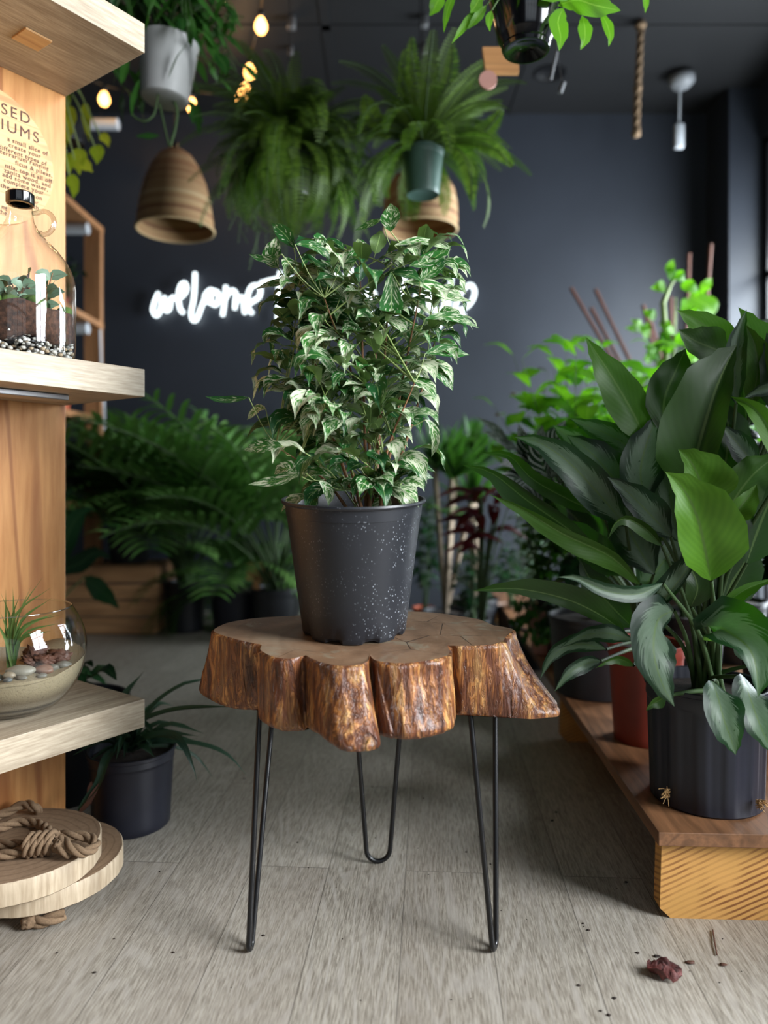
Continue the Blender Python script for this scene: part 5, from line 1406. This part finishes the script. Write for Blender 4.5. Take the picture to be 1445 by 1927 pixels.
# wood tag ornament
c = P(940, 118, 2.4); t = thing('hanging_wood_ornament', 'small wooden block and round disc hanging beside the glossy black pot', 'ornament', tuple(c))
m = MB(); a = [P(908, 88, 2.4), P(945, 88, 2.4), P(958, 106, 2.4), P(976, 112, 2.4), P(977, 136, 2.4), P(914, 136, 2.4)]
m.grid([a, [q + V((0, .02, 0)) for q in a]], closed=True, flip=True); m.face(list(reversed(a))); m.face([q + V((0, .02, 0)) for q in a]); m.build('block', M['tagwood'], t, smooth=False)
m = MB(); m.lathe([(0, -.005), (.03, -.005), (.03, .005), (0, .005)], P(918, 151, 2.39), 32, M=Matrix.Rotation(R90, 4, 'X')); m.build('disc', M['pinkpot'], t, angle=.6)
q = P(935, 92, 2.41); cords(t, [(q, V((q.x, q.y, ZC))), (P(915, 132, 2.4), P(916, 142, 2.39))], .0015)
# ceiling bits
m = MB(); a = P(1206, 38, 3.99); a.z = ZC; rope(m, [a, P(1203, 110, 3.99), P(1200, 160, 3.99), P(1197, 250, 3.99)], .019, 90, 55); m.blob(P(1197, 250, 3.99), .026, (1, 1, 1.1), .4, 2, 3); m.blob(P(1205, 48, 3.99), .032, (1, 1, .8), .5, 2, 5); m.blob(P(1200, 165, 3.99), .023, (1, 1, 1), .4, 2, 8)
tag(m.build('hanging_rope', M['jute']), 'knotted jute rope hanging straight down from the black ceiling', 'rope')
c = V(((1282 - CX) / F * 4.5, 4.5, ZC)); t = thing('ceiling_sensor', 'grey round ceiling sensor with a small white box dangling from it', 'sensor', tuple(c))
m = MB(); m.lathe([(0, -.1), (.05, -.09), (.078, -.06), (.08, -.02), (.03, -.01), (.03, 0), (0, 0)], c, 32); m.build('dome', plain('grey_plastic', (120, 122, 126), .5), t)
e = c + V((-.01, 0, -.1)); m = MB(); m.tube([e, e + V((-.005, 0, -.22))], .006, 6); m.build('cord', M['white'], t)
e = e + V((-.005, 0, -.22)); m = MB(); m.box((e.x - .028, e.y - .02, e.z - .15), (e.x + .028, e.y + .02, e.z), .008); m.build('pull_box', M['white'], t)
for (px, py, lab) in ((548, 43, 'white ceiling bracket above the left fern, the nearer of two'), (547, 97, 'white ceiling bracket above the left fern, the farther of two'), (798, 40, 'white ceiling bracket above the airy fern, the nearer of two'), (798, 95, 'white ceiling bracket above the airy fern, the farther of two')):
    dd = (ZC - HC - .03) * F / (HY - py); c = P(px, py, dd); m = MB(); s_ = .022 if py < 60 else .014
    m.box((c.x - s_, c.y - s_, c.z - s_ * 1.5), (c.x + s_, c.y + s_, ZC), .004); tag(m.build('ceiling_bracket', M['steel']), lab, 'bracket', 'small white ceiling brackets')
c = V(((1035 - CX) / F * 4.5, 4.5, ZC)); t = thing('recessed_downlight', 'unlit black recessed downlight in the ceiling', 'ceiling light', tuple(c))
m = MB(); m.lathe([(.1, -.008), (.1, 0), (.07, 0)], c, 32); m.lathe([(.1, -.008), (.075, -.008), (.07, -.001), (0, -.001)], c, 32); m.build('trim_ring', M['black'], t)
m = MB(); m.tube([P(1048, 100, 2.8), V((P(1048, 100, 2.8).x, 2.8, ZC))], .002, 5); m.tube([P(1048, 98, 2.8), P(1036, 150, 2.82)], .006, 6); m.tube([P(1048, 98, 2.8), P(1057, 150, 2.8)], .0015, 5); m.tube([P(1060, 155, 2.8), P(1053, 175, 2.8)], .01, 6)
tag(m.build('dangling_hook', M['steel']), 'thin grey metal hook dangling right of the glossy black pot', 'hook')
c = P(190, 233, 4.6); t = thing('tube_lamp', 'unlit white tube lamp hanging behind the yellow-green plant', 'lamp', tuple(c))
m = MB(); m.tube([P(40, 232, 4.6), P(222, 234, 4.6)], .036, 12); m.build('tube', M['white'], t); cords(t, [(P(190, 225, 4.6), V((P(190, 225, 4.6).x, 4.6, ZC))), (P(60, 225, 4.6), V((P(60, 225, 4.6).x, 4.6, ZC)))], .003)
# lime pothos
random.seed(12)
c = V(((128 - CX) / F * 3.0, 3.0, 2.3)); t = thing('hanging_pothos', 'yellow-green hanging pothos seen beside the sign panel', 'hanging plant', tuple(c))
pot_mesh(c, .08, .065, .13, .004).build('pot', M['pot'], t, angle=.6); soil_mesh(c, .07, .115).build('soil', M['soil'], t); hang_cords(t, c, .075, .12)
m, st = MB(), MB()
for (a, w_) in [([(160,195),(162,215),(165,245),(168,268)],9),([(188,255),(200,262),(205,278)],9),([(178,275),(184,290),(182,310)],14),([(150,280),(148,300),(150,330)],16),([(130,200),(128,240),(130,270)],16),([(140,300),(160,310),(175,325)],14),([(125,290),(128,310),(130,330)],14),([(118,170),(122,200),(126,230)],13),([(130,330),(140,350),(138,375)],12),([(110,250),(112,290),(115,320)],16),([(95,200),(92,240),(95,270)],16)]:
    pp = pinned(m, [(x, y, 2.85) for x, y in a], w_, prof='heart', nu=4); st.tube(crom([c + V((0, 0, .12)), c.lerp(pp[0], .6) + V((0, -.1, .15)), pp[0]], 6), .003, 5)
finish(t, m, st, 'lime', 'gtwig')

# ------------------------------------------------------------------ neon sign
NS_ = thing('neon_sign', 'white script neon sign on the dark wall reading welcome to the jungle', 'neon sign', tuple(P(590, 560, 4.94)))
def c4(L): return [(260 + x / 4.817, 480 + y / 4.817) for x, y in L]
def c8(L): return [(230 + x / 2.035, 440 + y / 2.035) for x, y in L]
ST = [c4([(185,340),(150,420),(133,500),(165,550),(200,500),(222,395)]), c4([(240,375),(228,455),(255,505),(285,480),(297,400),(330,380)]), c4([(335,400),(400,370),(438,310),(425,255),(390,270),(368,340),(368,430),(385,500),(412,522)]),
 c4([(515,160),(512,300),(500,420),(480,520),(495,590),(530,582),(570,480),(603,400)]), c4([(700,330),(650,318),(608,365),(610,410),(650,430)]), c4([(690,325),(655,380),(670,440),(705,450),(728,410),(725,345),(690,325)]), c4([(795,280),(785,400),(765,550)]),
 c4([(785,400),(815,350),(855,320),(885,350),(880,430),(875,490)]), c4([(880,440),(920,385),(955,395),(958,470),(967,530)]), c4([(965,520),(1010,440),(1090,385),(1110,310),(1080,275),(1025,290),(992,370),(985,460),(1035,530)]),
 c4([(1105,255),(1200,228),(1300,212),(1430,215)]), c4([(1285,150),(1275,300),(1265,590)]), c4([(1345,385),(1310,430),(1340,470),(1378,430),(1345,385)]),
 [(596, 530), (620, 524), (655, 520), (668, 522)], [(632, 512), (630, 545), (626, 600)], [(662, 505), (658, 550), (652, 590)], [(655, 570), (668, 555), (678, 565), (676, 590)], [(685, 575), (700, 568), (704, 552), (694, 548), (686, 565), (690, 585), (705, 590)],
 [(735, 520), (760, 515), (752, 560), (738, 605), (722, 600)], [(762, 555), (760, 580), (770, 588), (780, 575), (784, 553), (784, 588)], [(790, 588), (795, 556), (806, 552), (808, 588)], [(835, 556), (820, 558), (816, 578), (826, 588), (836, 575), (838, 555), (832, 600), (822, 618), (812, 610)],
 c8([(1262, 155), (1252, 250), (1242, 318)]), c8([(1258, 308), (1325, 275), (1350, 225), (1332, 195), (1298, 225), (1275, 290), (1312, 315)]), c8([(1240,300),(1258,308)])]
for s_ in ST:
    m = MB(); pts = [P(x, y, 4.95) for x, y in s_]
    m.tube(crom(pts, max(8, len(pts) * 5)), .0125, 10)
    m.build('neon_tube', M['neon'], NS_)
m = MB()
for s_ in ST[::3]:
    q = P(s_[0][0], s_[0][1], 4.95); m.tube([q, V((q.x, YB, q.z))], .006, 6)
m.build('standoffs', M['black'], NS_)

# ------------------------------------------------------------------ bits on the floor
def FL(px, py, z=.0):
    d_ = (HC - z) * F / (py - HY); return V(((px - CX) / F * d_, d_, z))
random.seed(2)
q = FL(1250, 1838); m = MB(); rows = []
for i in range(14):
    row = []
    for j in range(10):
        u, v_ = i / 13 - .5, j / 9 - .5
        z = .010 + .012 * math.sin(j * 1.9 + i * .5) * (1 - abs(u)) + .006 * noise.noise(V((i * .7, j * .9, 2))) + .004
        ww = .030 * (1 - (2 * abs(u)) ** 2 * .5) * (1 + .25 * noise.noise(V((i * 1.9, j, 7))))
        row.append(q + V((u * .056 + .006 * v_, v_ * ww * 1.2 - u * .02, max(z, .001))))
    rows.append(row)
m.grid(rows); tag(m.build('dried_leaf', M['dryred']), 'crumpled dark red dried leaf on the grey floor in front of the platform', 'dried leaf')
m = MB(); m.tube(crom([FL(1341, 1750, .003), FL(1345, 1775, .004), FL(1349, 1797, .003)], 6), .0016, 5); tag(m.build('twig', M['dry']), 'short straight brown twig on the floor below the platform beam', 'twig')
for (px, py, r, lab) in ((1299, 1811, .006, 'tiny frayed tan leaf scrap between the dried leaf and the twig'), (1361, 1815, .005, 'tiny dark oval scrap on the floor just beyond the twig'), (1237, 1799, .004, 'tiny black scrap just behind the crumpled dried leaf')):
    m = MB(); m.blob(FL(px, py, .002), r, (1.5, .8, .35), .7, 2, px, freq=2.5); tag(m.build('leaf_scrap', M['dry'] if px != 1237 else M['soil']), lab, 'leaf scrap')
m = MB(); random.seed(90)
for (px, py) in [(215,1766),(107,1793),(178,1830),(326,1792),(496,1760),(560,1585),(877,1603),(1046,1528),(1039,1544),(797,1502),(923,1626),(1097,1738),(1107,1750),(1097,1737),(1200,1793),(1156,1878),(1088,1854),(1130,1902),(1146,1910),(1353,1720),(1178,1660),(300,1640),(460,1465),(700,1480)]:
    m.blob(FL(px, py, .001), random.uniform(.0016, .0036), (1.3, 1, .5), .5, 1, px)
for k in range(90):
    m.blob(V((random.uniform(-.9, .75), random.uniform(1.25, 2.6), .0006)), random.uniform(.0006, .0014), (1.3, 1, .5), .5, 1, k)
o = m.build('soil_grit', M['soil']); o['kind'] = 'stuff'; tag(o, 'scattered dark grit and soil crumbs on the grey plank floor', 'grit')
